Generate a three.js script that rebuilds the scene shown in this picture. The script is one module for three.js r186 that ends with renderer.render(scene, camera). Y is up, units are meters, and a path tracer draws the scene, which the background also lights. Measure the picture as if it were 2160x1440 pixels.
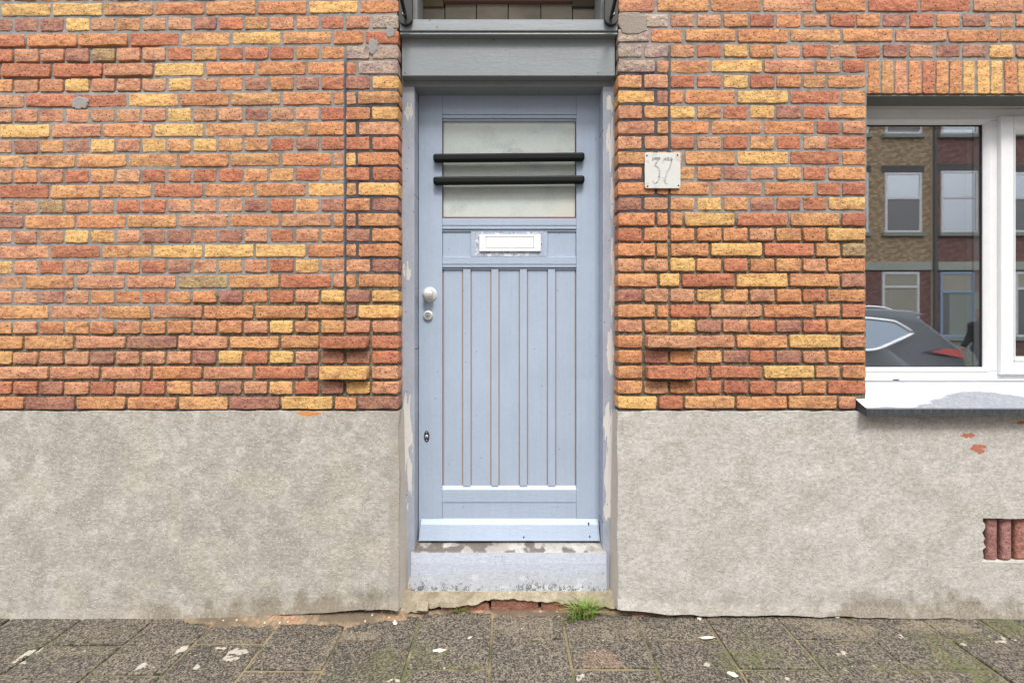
import * as THREE from 'three';
import { RoundedBoxGeometry } from 'three/addons/geometries/RoundedBoxGeometry.js';
import { MarchingCubes } from 'three/addons/objects/MarchingCubes.js';
import { mergeGeometries, mergeVertices } from 'three/addons/utils/BufferGeometryUtils.js';

// ---------------------------------------------------------------- camera, sky, sun, exposure
const scene = new THREE.Scene();
const F = 940, CX = 1072, CY = 690, CZ = 1.907, CH = 1.24;      // lens and standpoint: 1.24 m high, 1.9 m from the wall
const camera = new THREE.PerspectiveCamera(2 * Math.atan(720 / F) * 180 / Math.PI, 1.5, 0.05, 300);
camera.position.set(0, CH, CZ);
camera.setViewOffset(2160, 1440, 1080 - CX, 720 - CY, 2160, 1440);
camera.updateProjectionMatrix();
const renderer = new THREE.WebGLRenderer({ antialias: true });
renderer.toneMapping = THREE.LinearToneMapping;
renderer.toneMappingExposure = 2.4;
renderer.shadowMap.enabled = true;

const sun = new THREE.DirectionalLight(0xfffaf4, 1.5);
sun.position.set(0.7, 10.0, 5.6);
sun.target.position.set(0, 1, 0);
sun.castShadow = true; sun.shadow.radius = 26;
sun.shadow.mapSize.set(2048, 2048);
Object.assign(sun.shadow.camera, { left: -5, right: 5, top: 5, bottom: -5, near: 0.5, far: 30 });
scene.add(sun, sun.target);

// ---------------------------------------------------------------- numbers, noise, textures
const wx = (px, z = 0) => (px - CX) * (CZ - z) / F;
const wy = (py, z = 0) => CH + (CY - py) * (CZ - z) / F;
function rng(seed) { let a = seed >>> 0; return () => { a = (a + 0x6D2B79F5) | 0; let t = Math.imul(a ^ (a >>> 15), 1 | a); t = (t + Math.imul(t ^ (t >>> 7), 61 | t)) ^ t; return ((t ^ (t >>> 14)) >>> 0) / 4294967296; }; }
const clamp = (x, a = 0, b = 1) => x < a ? a : x > b ? b : x;
const mix = (a, b, t) => a + (b - a) * t;
const sstep = (a, b, x) => { const t = clamp((x - a) / (b - a)); return t * t * (3 - 2 * t); };
function hash(ix, iy, s) { let h = Math.imul(ix, 374761393) ^ Math.imul(iy, 668265263) ^ Math.imul(s, 2246822519); h = Math.imul(h ^ (h >>> 13), 1274126177); return ((h ^ (h >>> 16)) >>> 0) / 4294967296; }
function vn(x, y, s = 0, p = 0) {                                 // value noise, 0..1, repeating after p cells
  let ix = Math.floor(x), iy = Math.floor(y); const fx = x - ix, fy = y - iy, u = fx * fx * (3 - 2 * fx), v = fy * fy * (3 - 2 * fy);
  let jx = ix + 1, jy = iy + 1;
  if (p) { ix = ((ix % p) + p) % p; iy = ((iy % p) + p) % p; jx = ((jx % p) + p) % p; jy = ((jy % p) + p) % p; }
  const a = hash(ix, iy, s), b = hash(jx, iy, s), c = hash(ix, jy, s), d = hash(jx, jy, s);
  return a + (b - a) * u + (c - a) * v + (a - b - c + d) * u * v;
}
function fbm(x, y, s = 0, oct = 4, p = 0) { let t = 0, w = 0.5, n = 0; for (let i = 0; i < oct; i++) { t += w * vn(x, y, s + i * 17, p); n += w; w *= 0.5; x *= 2; y *= 2; p *= 2; } return t / n; }
function spots(x, y, s, p = 0) {                                   // distance (in cells) to the closest scattered point, and that point's own number
  const ix = Math.floor(x), iy = Math.floor(y); let best = 9, id = 0;
  for (let dy = -1; dy <= 1; dy++) for (let dx = -1; dx <= 1; dx++) {
    let cx = ix + dx, cy = iy + dy; const kx = p ? ((cx % p) + p) % p : cx, ky = p ? ((cy % p) + p) % p : cy;
    const ex = cx + hash(kx, ky, s) - x, ey = cy + hash(kx, ky, s + 1) - y, d = ex * ex + ey * ey;
    if (d < best) { best = d; id = hash(kx, ky, s + 2); }
  }
  return [Math.sqrt(best), id];
}
const s2l = (c) => { c /= 255; return c <= 0.04045 ? c / 12.92 : Math.pow((c + 0.055) / 1.055, 2.4); };
const l2s = (c) => 255 * (c <= 0.0031308 ? c * 12.92 : 1.055 * Math.pow(c, 1 / 2.4) - 0.055);
const E = 1.3;                                                      // a white vertical surface shows this bright in the photograph
const alb = (r, g, b) => new THREE.Color().setRGB(s2l(r) / E, s2l(g) / E, s2l(b) / E);   // real-world colour of what the photo shows as r, g, b
const A8 = (() => { const t = new Float32Array(1024); for (let i = 0; i < 1024; i++) t[i] = l2s(s2l(i / 4) / E); return (v) => t[clamp(Math.round(v * 4), 0, 1023)]; })();
function tex(w, h, fn, srgb = true, repeat = true) {
  const d = new Uint8Array(w * h * 4), o = [0, 0, 0];
  for (let j = 0; j < h; j++) for (let i = 0; i < w; i++) {
    fn((i + 0.5) / w, (j + 0.5) / h, o); const k = (j * w + i) * 4;
    d[k] = clamp(o[0], 0, 255); d[k + 1] = clamp(o[1], 0, 255); d[k + 2] = clamp(o[2], 0, 255); d[k + 3] = 255;
  }
  const t = new THREE.DataTexture(d, w, h, THREE.RGBAFormat);
  t.magFilter = THREE.LinearFilter; t.minFilter = THREE.LinearMipmapLinearFilter; t.generateMipmaps = true;
  t.wrapS = t.wrapT = repeat ? THREE.RepeatWrapping : THREE.ClampToEdgeWrapping;
  if (srgb) t.colorSpace = THREE.SRGBColorSpace;
  t.needsUpdate = true; return t;
}
const set = (o, r, g, b) => { o[0] = r; o[1] = g; o[2] = b; };
const tint = (o, r, g, b, t) => { o[0] += (r - o[0]) * t; o[1] += (g - o[1]) * t; o[2] += (b - o[2]) * t; };
const toAlb = (o) => { o[0] = A8(o[0]); o[1] = A8(o[1]); o[2] = A8(o[2]); };

// overcast sky: bright above, a little darker and cooler to the horizon, broken by soft cloud
{
  const w = 512, h = 256, d = new Float32Array(w * h * 4);
  for (let j = 0; j < h; j++) for (let i = 0; i < w; i++) {
    const el = ((j + 0.5) / h - 0.5) * Math.PI, az = (i + 0.5) / w * 2 * Math.PI, y = Math.sin(el), c = Math.cos(el);
    const n = fbm(3 + Math.cos(az) * c * 3, 7 + Math.sin(az) * c * 3 + y * 2, 5, 5);
    const L = (y > 0 ? 0.32 + 1.38 * y : 0.32) * (0.86 + 0.3 * n), blue = 0.06 * sstep(0.55, 0.3, n), k = (j * w + i) * 4;
    d[k] = L * (0.99 - blue); d[k + 1] = L * (1.0 - blue * 0.4); d[k + 2] = L * (1.03 + blue * 0.5); d[k + 3] = 1;
  }
  const t = new THREE.DataTexture(d, w, h, THREE.RGBAFormat, THREE.FloatType);
  t.mapping = THREE.EquirectangularReflectionMapping; t.magFilter = t.minFilter = THREE.LinearFilter; t.wrapS = THREE.RepeatWrapping; t.needsUpdate = true;
  scene.background = t; scene.environment = t;
}

// ---------------------------------------------------------------- building helpers
const used = {};
const numbered = (name) => { const n = used[name] = (used[name] ?? -1) + 1; return n ? `${name}_${String(n).padStart(3, '0')}` : name; };
function thing(name, label, category, at = [0, 0, 0], group) {
  const o = new THREE.Group(); o.name = numbered(name); o.position.set(...at); scene.add(o);
  o.userData = { label, category }; if (group) o.userData.group = group; return o;
}
function ground(name, geo, mat, kind = 'structure') { const m = new THREE.Mesh(geo, mat); m.name = numbered(name); m.userData.kind = kind; m.castShadow = m.receiveShadow = true; scene.add(m); return m; }
const origin = (o) => { const v = new THREE.Vector3(); for (; o && o !== scene; o = o.parent) v.add(o.position); return v; };
function part(name, geo, mat, parent, label) {                       // geo in world metres
  const p = origin(parent); geo.translate(-p.x, -p.y, -p.z);
  const m = new THREE.Mesh(geo, mat), n = parent.userData.n ?? {}; 
  const key = parent.uuid + name, c = used[key] = (used[key] ?? -1) + 1; m.name = c ? `${name}_${String(c).padStart(3, '0')}` : name;
  m.castShadow = m.receiveShadow = true; parent.add(m); if (label) m.userData.label = label; return m;
}
function planar(geo, sx = 1, sy = 1, x0 = 0, y0 = 0) {                // uv in metres along each face; sx, sy = metres of one repeat
  const p = geo.attributes.position, n = geo.attributes.normal, uv = new Float32Array(p.count * 2);
  for (let i = 0; i < p.count; i++) {
    const ax = Math.abs(n.getX(i)), ay = Math.abs(n.getY(i)), az = Math.abs(n.getZ(i)); let u, v;
    if (az >= ax && az >= ay) { u = p.getX(i); v = p.getY(i); } else if (ax >= ay) { u = p.getX(i) + p.getZ(i); v = p.getY(i); } else { u = p.getX(i); v = p.getY(i) + p.getZ(i); }
    uv[i * 2] = (u - x0) / sx; uv[i * 2 + 1] = (v - y0) / sy;
  }
  geo.setAttribute('uv', new THREE.BufferAttribute(uv, 2)); return geo;
}
function planarTop(geo, sx, sz, x0, z0) { const p = geo.attributes.position, uv = new Float32Array(p.count * 2); for (let i = 0; i < p.count; i++) { uv[i * 2] = (p.getX(i) - x0) / sx; uv[i * 2 + 1] = (p.getZ(i) - z0) / sz; } geo.setAttribute('uv', new THREE.BufferAttribute(uv, 2)); return geo; }
function bx(x0, x1, y0, y1, z0, z1, b = 0.002, s = 1) {               // box with rounded edges
  const w = x1 - x0, h = y1 - y0, d = z1 - z0, g = b ? new RoundedBoxGeometry(w, h, d, 1, Math.min(b, w / 2.01, h / 2.01, d / 2.01)) : new THREE.BoxGeometry(w, h, d);
  g.translate((x0 + x1) / 2, (y0 + y1) / 2, (z0 + z1) / 2); return planar(g, s, s);
}
const bxp = (a, b, c, d, z1, depth, bev = 0.002, s = 1) => bx(wx(a, z1), wx(b, z1), wy(d, z1), wy(c, z1), z1 - depth, z1, bev, s);   // box whose front face at z1 spans the measured a..b, c..d
const clean = (g) => { g = g.index ? g.toNonIndexed() : g; for (const k of Object.keys(g.attributes)) if (!['position', 'normal', 'uv'].includes(k)) g.deleteAttribute(k); return g; };
const join = (...gs) => mergeGeometries(gs.map(clean));
function profile(pts, x0, x1) {                                       // a moulding: outline (z, y) run along x
  const s = new THREE.Shape(pts.map(([z, y]) => new THREE.Vector2(-z, y))), g = new THREE.ExtrudeGeometry(s, { depth: x1 - x0, bevelEnabled: false });
  g.rotateY(Math.PI / 2); g.translate(x0, 0, 0); return planar(g);   // (−z, y, run) turned: x = run, z = z
}
function disc(x, y, z0, z1, r, r2 = r, seg = 28) { const g = new THREE.CylinderGeometry(r2, r, z1 - z0, seg); g.rotateX(Math.PI / 2); g.translate(x, y, (z0 + z1) / 2); return planar(g); }
function axis(a, b, step, extra = []) { const v = []; const n = Math.max(1, Math.round((b - a) / step)); for (let i = 0; i <= n; i++) v.push(a + (b - a) * i / n); for (const e of extra) { let k = 0; v.forEach((x, i) => { if (Math.abs(x - e) < Math.abs(v[k] - e)) k = i; }); if (k > 0 && k < v.length - 1 && Math.abs(v[k] - e) < step * 0.51) v[k] = e; } return v; }
function sheet(xs, ys, warp, keep, back, uv) {                        // a skin of cells with a rim that runs back to z = back
  const nx = xs.length, ny = ys.length, pos = [], idx = [], P = (i, j) => j * nx + i, on = (i, j) => i >= 0 && j >= 0 && i < nx - 1 && j < ny - 1 && keep((xs[i] + xs[i + 1]) / 2, (ys[j] + ys[j + 1]) / 2);
  for (let j = 0; j < ny; j++) for (let i = 0; i < nx; i++) pos.push(...warp(xs[i], ys[j]));
  const rim = (a, b) => { const k = pos.length / 3; for (const q of [a, b]) pos.push(pos[q * 3], pos[q * 3 + 1], pos[q * 3 + 2]); for (const q of [a, b]) pos.push(pos[q * 3], pos[q * 3 + 1], back); idx.push(k, k + 2, k + 1, k + 1, k + 2, k + 3); };
  for (let j = 0; j < ny - 1; j++) for (let i = 0; i < nx - 1; i++) {
    if (!on(i, j)) continue;
    const a = P(i, j), b = P(i + 1, j), c = P(i + 1, j + 1), d = P(i, j + 1); idx.push(a, b, c, a, c, d);
    if (back !== undefined) { if (!on(i, j - 1)) rim(a, b); if (!on(i + 1, j)) rim(b, c); if (!on(i, j + 1)) rim(c, d); if (!on(i - 1, j)) rim(d, a); }
  }
  const g = new THREE.BufferGeometry(); g.setAttribute('position', new THREE.Float32BufferAttribute(pos, 3)); g.setIndex(idx); g.computeVertexNormals();
  return uv ? planar(g, uv[2], uv[3], uv[0], uv[1]) : planar(g);
}
const std = (o) => new THREE.MeshStandardMaterial(o), phys = (o) => new THREE.MeshPhysicalMaterial(o);

// ---------------------------------------------------------------- materials of the wall
const clayMaps = [0.75, 1.35].map((blotch, v) => tex(1024, 1024, (u, w, o) => {
  const x = u * 16, y = w * 16;                                        // one repeat is 0.8 m: a cell is 5 cm
  const big = fbm(x * 1.0, y * 2.0 , 40 + v, 3, 16), g = fbm(x * 5, y * 6, 60 + v, 4, 16), fine = vn(u * 208, w * 208, 3, 208) * 0.7 + hash(Math.floor(u * 1024), Math.floor(w * 1024), 3) * 0.3, mid = fbm(x * 3, y * 4, 160 + v, 3, 16);
  let k = 0.80 + (g - 0.5) * 0.52 + (fine - 0.5) * 0.62 + (mid - 0.5) * 0.32;
  const yel = sstep(0.5, 0.62, big) * blotch, pur = sstep(0.46, 0.34, big) * blotch;
  let r = k * (1 + 0.07 * yel - 0.10 * pur), gg = k * (1 + 0.09 * yel - 0.15 * pur), b = k * (1 + 0.08 * yel - 0.06 * pur);
  const [d, id] = spots(x * 2.25, y * 2.25, 70 + v, 36), pit = id > 0.55 ? sstep(0.19 * id, 0.06, d) : 0, [d2, id2] = spots(x * 6, y * 6, 90 + v, 96), pit2 = id2 > 0.84 ? sstep(0.27, 0.1, d2) : 0;
  const dark = 1 - 0.75 * Math.max(pit, pit2 * 0.7); r *= dark; gg *= dark * (0.95 + 0.05 * dark); b *= dark;
  set(o, l2s(Math.min(r, 1)), l2s(Math.min(gg, 1)), l2s(Math.min(b, 1)));
}));
const clayBump = tex(1024, 1024, (u, w, o) => {
  const x = u * 16, y = w * 16, g = fbm(x * 2, y * 3, 61, 5, 16), [d, id] = spots(x * 2.25, y * 2.25, 70, 36), pit = id > 0.55 ? sstep(0.16 * id, 0.04, d) : 0;
  const crease = Math.abs(fbm(x * 1 + 3, y * 3, 99, 3, 16) - 0.5) * 6;
  const h = 255 * clamp(0.25 + g * 0.6 + clamp(crease) * 0.08 - pit * 0.5); set(o, h, h, h);
}, false);
const clay = clayMaps.map((map) => std({ map, bumpMap: clayBump, bumpScale: 0.0065, roughness: 0.93, vertexColors: true }));
const BR = {                                                            // the clay colours, as the photo shows them
  y: [220, 168, 104], o: [203, 137, 92], r: [188, 116, 84], b: [170, 116, 93], t: [199, 139, 103], m: [207, 147, 98], p: [180, 154, 136], g: [174, 141, 98],
};
const brickColor = (code, R) => { const c = BR[code] ?? BR.o, j = 0.97 + (R() - 0.5) * 0.2, h = (R() - 0.5) * 0.08; return [s2l(c[0]) / E / 0.79 * j * (1 + h * 0.4), s2l(c[1]) / E / 0.745 * j * (1 - h), s2l(c[2]) / E / 0.735 * j * (1 - h)]; };

// one brick: a worn outline, a rounded arris, a slightly hollow or swollen face
function brickGeo(x0, x1, y0, y1, zf, zb, R, color, tilt = 0) {
  const w = x1 - x0, h = y1 - y0, cx = (x0 + x1) / 2, cy = (y0 + y1) / 2, pos = [], idx = [], col = [], j = () => (R() - 0.5) * 0.0042, cr = () => 0.0025 + R() * 0.0045;
  const a = cr(), b = cr(), c = cr(), d = cr();
  const out = [[-w / 2 + a, -h / 2], [-w / 6, -h / 2], [w / 6, -h / 2], [w / 2 - b, -h / 2], [w / 2, -h / 2 + b], [w / 2, h / 2 - c], [w / 2 - c, h / 2], [w / 6, h / 2], [-w / 6, h / 2], [-w / 2 + d, h / 2], [-w / 2, h / 2 - d], [-w / 2, -h / 2 + a]]
    .map(([x, y]) => [x + j(), y + j()]);
  const n = out.length, ins = 0.0024, ct = Math.cos(tilt), st = Math.sin(tilt), put = (x, y, z) => { pos.push(cx + x * ct - y * st, cy + x * st + y * ct, z); col.push(...color); };
  put((R() - 0.5) * w * 0.3, 0, zf + (R() - 0.5) * 0.004);
  for (const [x, y] of out) put(x * (1 - 2 * ins / w), y * (1 - 2 * ins / h), zf + (R() - 0.5) * 0.0022);
  for (const [x, y] of out) put(x, y, zf - 0.0026 + (R() - 0.5) * 0.001);
  for (const [x, y] of out) put(x, y, zb);
  for (let i = 0; i < n; i++) { const k = (i + 1) % n; idx.push(0, 1 + i, 1 + k); for (const r of [1, 1 + n]) idx.push(r + i, r + n + i, r + n + k, r + i, r + n + k, r + k); }
  const g = new THREE.BufferGeometry(); g.setAttribute('position', new THREE.Float32BufferAttribute(pos, 3)); g.setAttribute('color', new THREE.Float32BufferAttribute(col, 3)); g.setIndex(idx); g.computeVertexNormals();
  return planar(g, 0.8, 0.8, R() * 0.8, R() * 0.8);
}

// ---------------------------------------------------------------- bond: courses measured off the photo
const LIM_L = -2.40, LIM_R = 2.42;
function coursesLeft(k) {                                                // joints in photo units, from far to the door
  const e = []; const run = (phase, pitch, last) => { let x = phase; while (x > -130) x -= pitch; for (; x < last + 1; x += pitch) e.push(x); };
  const drift = -0.28 * k;
  if (k % 2) { run(26 + drift * 0.3, 54.1, 622); e.push(674, 727, 782, 840); return e; }
  const B = k % 4 === 2; run((B ? 52.5 : 107) + drift, 108.3, 0); e.length = 0;
  if (k === 0) { run(107, 108.3, 757); e.push(840); }
  else if (k === 2) { run(52.5, 108.3, 596); e.push(700, 768, 840); }
  else if (k === 22) { run(47, 108.3, 592); e.push(674, 780, 840); }
  else if (k === 24) { run(101, 108.3, 550); e.push(645, 674, 781, 840); }
  else if (k === 26) { run(48, 108.3, 598); e.push(703, 752, 840); }
  else if (B) { run(52.5 + drift, 108.3, 596); e.push(700, 727, 752, 840); }
  else { run(107 + drift, 108.3, 545); e.push(646, 727, 753, 840); }
  return e;
}
function coursesRight(k) {
  const e = [1304], upto = (phase, pitch, from, to) => { for (let x = phase; x < to; x += pitch) if (x > from) e.push(x); };
  const top = k <= 3, end = 2290;
  if (k % 2) { if (k < 3) e.push(1356); else e.push(1357); upto(1412.5, 56.1, 1400, top ? end : 1700); if (!top) e.push(1746, 1827); else e.push(end); return e; }
  if (k === 0) { e.push(1384); upto(1498, 110.8, 1400, end); e.push(end); }
  else if (k === 2) { e.push(1372); upto(1443, 111.3, 1400, end); e.push(end); }
  else if (k === 18) e.push(1390, 1437, 1553, 1665, 1775, 1827);
  else if (k === 22) e.push(1358, 1467, 1553, 1664, 1776, 1827);
  else if (k === 24) e.push(1358, 1467, 1498, 1610, 1721, 1776, 1827);
  else if (k === 26) e.push(1389, 1443, 1553, 1663, 1769, 1807);
  else if (k % 4 === 2) e.push(1384, 1412, 1443, 1554, 1666, 1775, 1827);
  else e.push(1384, 1413, 1499, 1611, 1721, 1776, 1827);
  return e;
}
const TONES_L = ['yymoooyo', 'bbbytmttbrmttrtp', 'roormyyorp', 'rttbgttrmrrroopp', 'rrtyooorp', 'yttytttytobobrby', 'trryomootmyo', 'tttttttyttbttroyo', 'ytoymmooto', 'tbmbytymymyrbrrr', 'mymmomotyo',
  'totrmtrorrmmrorr', 'rmmrooyyyo', 'ttgttrrtttbrmbob', 'bmomtototmo', 'tttyytbbtbtrtobor', 'tryyyyooom', 'ytrttorbtytryttbo', 'tmttgmrtoom', 'ttbtoormobortyby', 'mtmtooobym', 'mtomotmototymmttr', 'mmtbtmmorrm', 'ytttbtttbyrytbbr', 'tttotrbmtyy', 'rrbtrtrmtbtyrbytro', 'obmombyobr'];
const TONES_R = ['tmotorrtom', 'ppttorotrobrobttr', 'pomoyotoot', 'pptryotrtrbtbbytt', 'ptoyttr', 'mtrryroyo', 'ybooyrom', 'tmymrybrm', 'tmooort', 'ttrtrmrtr', 'moomyro', 'ttmobtyrm', 'oootorr', 'btmymbrry', 'oomyrmr', 'rooootmoy', 'omoyrmg', 'ttyyromto', 'myrymbo', 'bttyytorm', 'oortoor', 'tmybtrbro', 'ortmyto', 'obombrbtor', 'mrrryymt', 'mtorrrtory', 'yrmomtr'];
const rowL = (k, px) => { const y = 16.7 + 32.05 * k; return y - 0.0085 * clamp((866 - y) / 560) * (px - 420); };
const slopeL = (k) => 0.0085 * clamp((866 - (16.7 + 32.05 * k)) / 560);
const rowR = (k) => 10 + 32.27 * k;

function layBricks(wall, side) {
  const list = [], R = rng(side === 'L' ? 11 : 23);
  for (let k = -12; k < 27; k++) {
    const e = side === 'L' ? coursesLeft(k < 0 ? k + 16 : k) : coursesRight(k < 0 ? k + 12 >= 4 ? (k + 12) % 4 : k + 12 : k), tones = k >= 0 ? (side === 'L' ? TONES_L : TONES_R)[k] : 'ototmrtyb';
    let seen = 0;
    for (let i = 0; i + 1 < e.length; i++) {
      const a = e[i], b = e[i + 1]; let code;
      if (side === 'L' && b < 6) code = 'tomr'[Math.floor(R() * 4)]; else code = tones[seen] ?? 'totmr'[Math.floor(R() * 5)], seen++;
      const mid = (a + b) / 2, py = side === 'L' ? rowL(k, mid) : rowR(k), corner = side === 'L' ? b > 839 : a < 1305, corner2 = side === 'R' && b > 1800 && b < 1830;
      const jut = (side === 'L' && ((k === 22 && a > 670 && b < 785) || (k === 24 && a > 670 && b < 785))) || (side === 'R' && ((k === 22 || k === 24) && a > 1350 && b < 1470));
      if (code === 'y' && R() < 0.3) code = 'm';
      if (jut) code = side === 'L' ? (k === 22 ? 'r' : 'y') : (k === 22 ? 't' : 'r');
      const x0 = wx(a) + (jut ? 0.004 : 0) + (corner && side === 'R' ? 0 : 0.0050 + R() * 0.0016), x1 = wx(b) - (corner && side === 'L' || corner2 ? 0 : 0.0050 + R() * 0.0016), hh = 0.0268 + (R() - 0.5) * 0.002;
      if (x1 < LIM_L || x0 > LIM_R) continue;
      const yc = wy(py) + (R() - 0.5) * 0.002, zf = (jut ? 0.031 : 0) + (R() - 0.5) * 0.003;
      const rough = py > 620 ? 0.001 : 0;
      const color = brickColor(code, R);
      const area = Math.max(0, Math.min(b, 2160) - Math.max(a, 0)) * Math.max(0, Math.min(py + 13, 1440) - Math.max(py - 13, 0));
      const g = brickGeo(x0, x1, yc - hh + rough, yc + hh - rough, zf, corner ? -0.105 : corner2 ? -0.11 : -0.03, R, color, side === 'L' ? slopeL(k) + (R() - 0.5) * 0.008 : (R() - 0.5) * 0.008);
      list.push({ g, area, code, jut, m: clay['mpgb'.includes(code) || R() < 0.3 ? 1 : 0], k });
    }
  }
  if (side === 'R') {                                                    // the upright bricks over the window
    const tones = 'omtorooyyyoyortoomy'; let i = 0;
    for (let x = 1830; x < 2290; x += 28.9, i++) {
      const g = brickGeo(wx(x) + 0.004, wx(x + 28.9) - 0.004, wy(197) , wy(127), (R() - 0.5) * 0.003, -0.11, R, brickColor(tones[i] ?? 'o', R), (R() - 0.5) * 0.012 - 0.004);
      list.push({ g, area: x < 2160 ? 1900 : 0, code: tones[i], m: clay[R() < 0.5 ? 1 : 0] });
    }
  }
  list.sort((p, q) => q.area - p.area);
  const rest = [];
  list.forEach((b, i) => {
    if (b.area <= 60 || i >= 300) { rest.push(b); return; }
    part('brick', b.g, b.m, wall, b.jut ? (b.code === 'y' ? 'yellow brick standing proud of the wall' : 'red brick standing proud of the wall') : undefined);
  });
  if (rest.length) { const m = part('brick_remainder', mergeGeometries(rest.map((b) => b.g)), clay[0], wall); m.userData.kind = 'stuff'; }
}

// mortar: grey repointing above, charcoal round the door, old crumbly grit lower down
function mortarMap(x0, x1, y0, y1, side) {
  return tex(1024, 1024, (u, v, o) => {
    const X = mix(x0, x1, u), Y = mix(y0, y1, v), px = X * F / CZ + CX, py = CY - (Y - CH) * F / CZ;
    const n = fbm(X * 14, Y * 14, 5, 4), f = fbm(X * 120, Y * 120, 9, 3), e = hash(Math.floor(u * 1024), Math.floor(v * 1024), 8);
    set(o, 146, 143, 138); const k = 0.86 + 0.3 * f + (e - 0.5) * 0.12; o[0] *= k; o[1] *= k; o[2] *= k;
    tint(o, 122, 116, 108, sstep(0.5, 0.7, n) * 0.6);
    const edge = side === 'L' ? 600 + 90 * sstep(560, 200, px) - 70 * sstep(700, 840, px) * 0 : 462 + 10 * Math.sin(px * 0.02);
    const low = sstep(-12, 14, py - edge + (n - 0.5) * 70);
    if (low > 0) { const q = 0.5 + 0.9 * fbm(X * 210, Y * 210, 19, 2); tint(o, 124 * q, 114 * q, 96 * q, low); }
    const dark = side === 'L' ? sstep(723, 727, px) * sstep(100, 150, py) * sstep(640, 625, py) * (px < 734 ? 1 : sstep(170, 215, py) * sstep(585, 570, py)) : sstep(1416, 1411, px) * sstep(100, 150, py) * sstep(480, 465, py);
    tint(o, 62 + 30 * f, 61 + 30 * f, 64 + 30 * f, dark * 0.95);
    if (side === 'R' && px > 1407 && px < 1416 && py > 95 && py < 475) tint(o, 74, 72, 74, 0.6);
    const cem = side === 'L' ? sstep(752, 775, px + (n - 0.5) * 60) * sstep(170, 120, py) : sstep(1420, 1395, px + (n - 0.5) * 60) * sstep(150, 110, py) * sstep(-5, 25, py);
    tint(o, 158 + 20 * f, 148 + 20 * f, 142 + 20 * f, cem * 0.8);
    if (py > 856 && py < 868) tint(o, 66, 64, 66, 0.85);
    toAlb(o);
  }, true, false);
}
const gritBump = tex(512, 512, (u, v, o) => { const h = 255 * (0.55 * fbm(u * 32, v * 32, 4, 4, 32) + 0.45 * vn(u * 256, v * 256, 7, 256)); set(o, h, h, h); }, false);
function mortarDepth(X, Y, side) {
  const px = X * F / CZ + CX, py = CY - (Y - CH) * F / CZ, low = side === 'L' ? sstep(590, 660, py + 90 * (sstep(200, 560, px) - 1) + (vn(X * 9, Y * 9, 2) - 0.5) * 60) : sstep(455, 480, py);
  const holeTop = side === 'L' ? sstep(350, 300, px) * sstep(80, 95, py) * sstep(196, 186, py) : 0;   // the raked-out joints high up by the edge
  const d = mix(0.0036, 0.0095, low) + holeTop * 0.007;
  return -d + (fbm(X * 60, Y * 60, 31, 2) - 0.5) * mix(0.0035, 0.008, low);
}

// ---------------------------------------------------------------- the wall to the one side of the door
const XL = wx(840), XR = wx(1304), YT = 3.42, PL = wy(867);
const wallL = thing('brick_wall', 'brown and yellow brick wall with grey rendered base, on the doorknob side of the door', 'brick wall', [-1.4, 0, 0]);
const wallR = thing('brick_wall', 'brick wall with grey rendered base around the white window, carrying the number plate', 'brick wall', [1.4, 0, 0]);
{
  const xs = axis(LIM_L, XL - 0.006, 0.011), ys = axis(PL - 0.03, YT, 0.011), uv = [LIM_L, 0.82, 2.0, 2.0];
  const m = std({ map: mortarMap(LIM_L, LIM_L + 2.0, 0.82, 2.82, 'L'), bumpMap: gritBump, bumpScale: 0.002, roughness: 0.97 });
  part('mortar', sheet(xs, ys, (x, y) => [x, y, mortarDepth(x, y, 'L')], () => true, -0.26, uv), m, wallL);
  layBricks(wallL, 'L');
  // cement smeared over the joint where a piece of brick is gone
  const Rp = rng(5), blob = (cx, cy, w, h) => { const c = [cx, cy], s = new THREE.Shape(); for (let i = 0; i < 44; i++) { const a = i / 44 * 6.283, r = 0.55 + 0.75 * fbm(Math.cos(a) * 2 + cx * 9, Math.sin(a) * 2, 4, 3) + Rp() * 0.16; s[i ? 'lineTo' : 'moveTo'](c[0] + Math.cos(a) * w * r, c[1] + Math.sin(a) * h * r); } const g = new THREE.ExtrudeGeometry(s, { depth: 0.004, bevelEnabled: true, bevelThickness: 0.002, bevelSize: 0.003, bevelSegments: 1 }); g.translate(0, 0, -0.0035); return planar(g, 0.3, 0.3); };
  const cem = std({ color: alb(160, 153, 147), bumpMap: gritBump, bumpScale: 0.002, roughness: 0.96 });
  part('cement_patch', blob(wx(168), wy(217), 0.034, 0.024), cem, wallL);
  part('cement_patch', blob(wx(786), wy(98), 0.02, 0.028), cem, wallL);
  part('cement_patch', blob(wx(822), wy(68), 0.018, 0.02), cem, wallL);
}
const XW = wx(1828), YS = wy(197.5);
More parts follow.
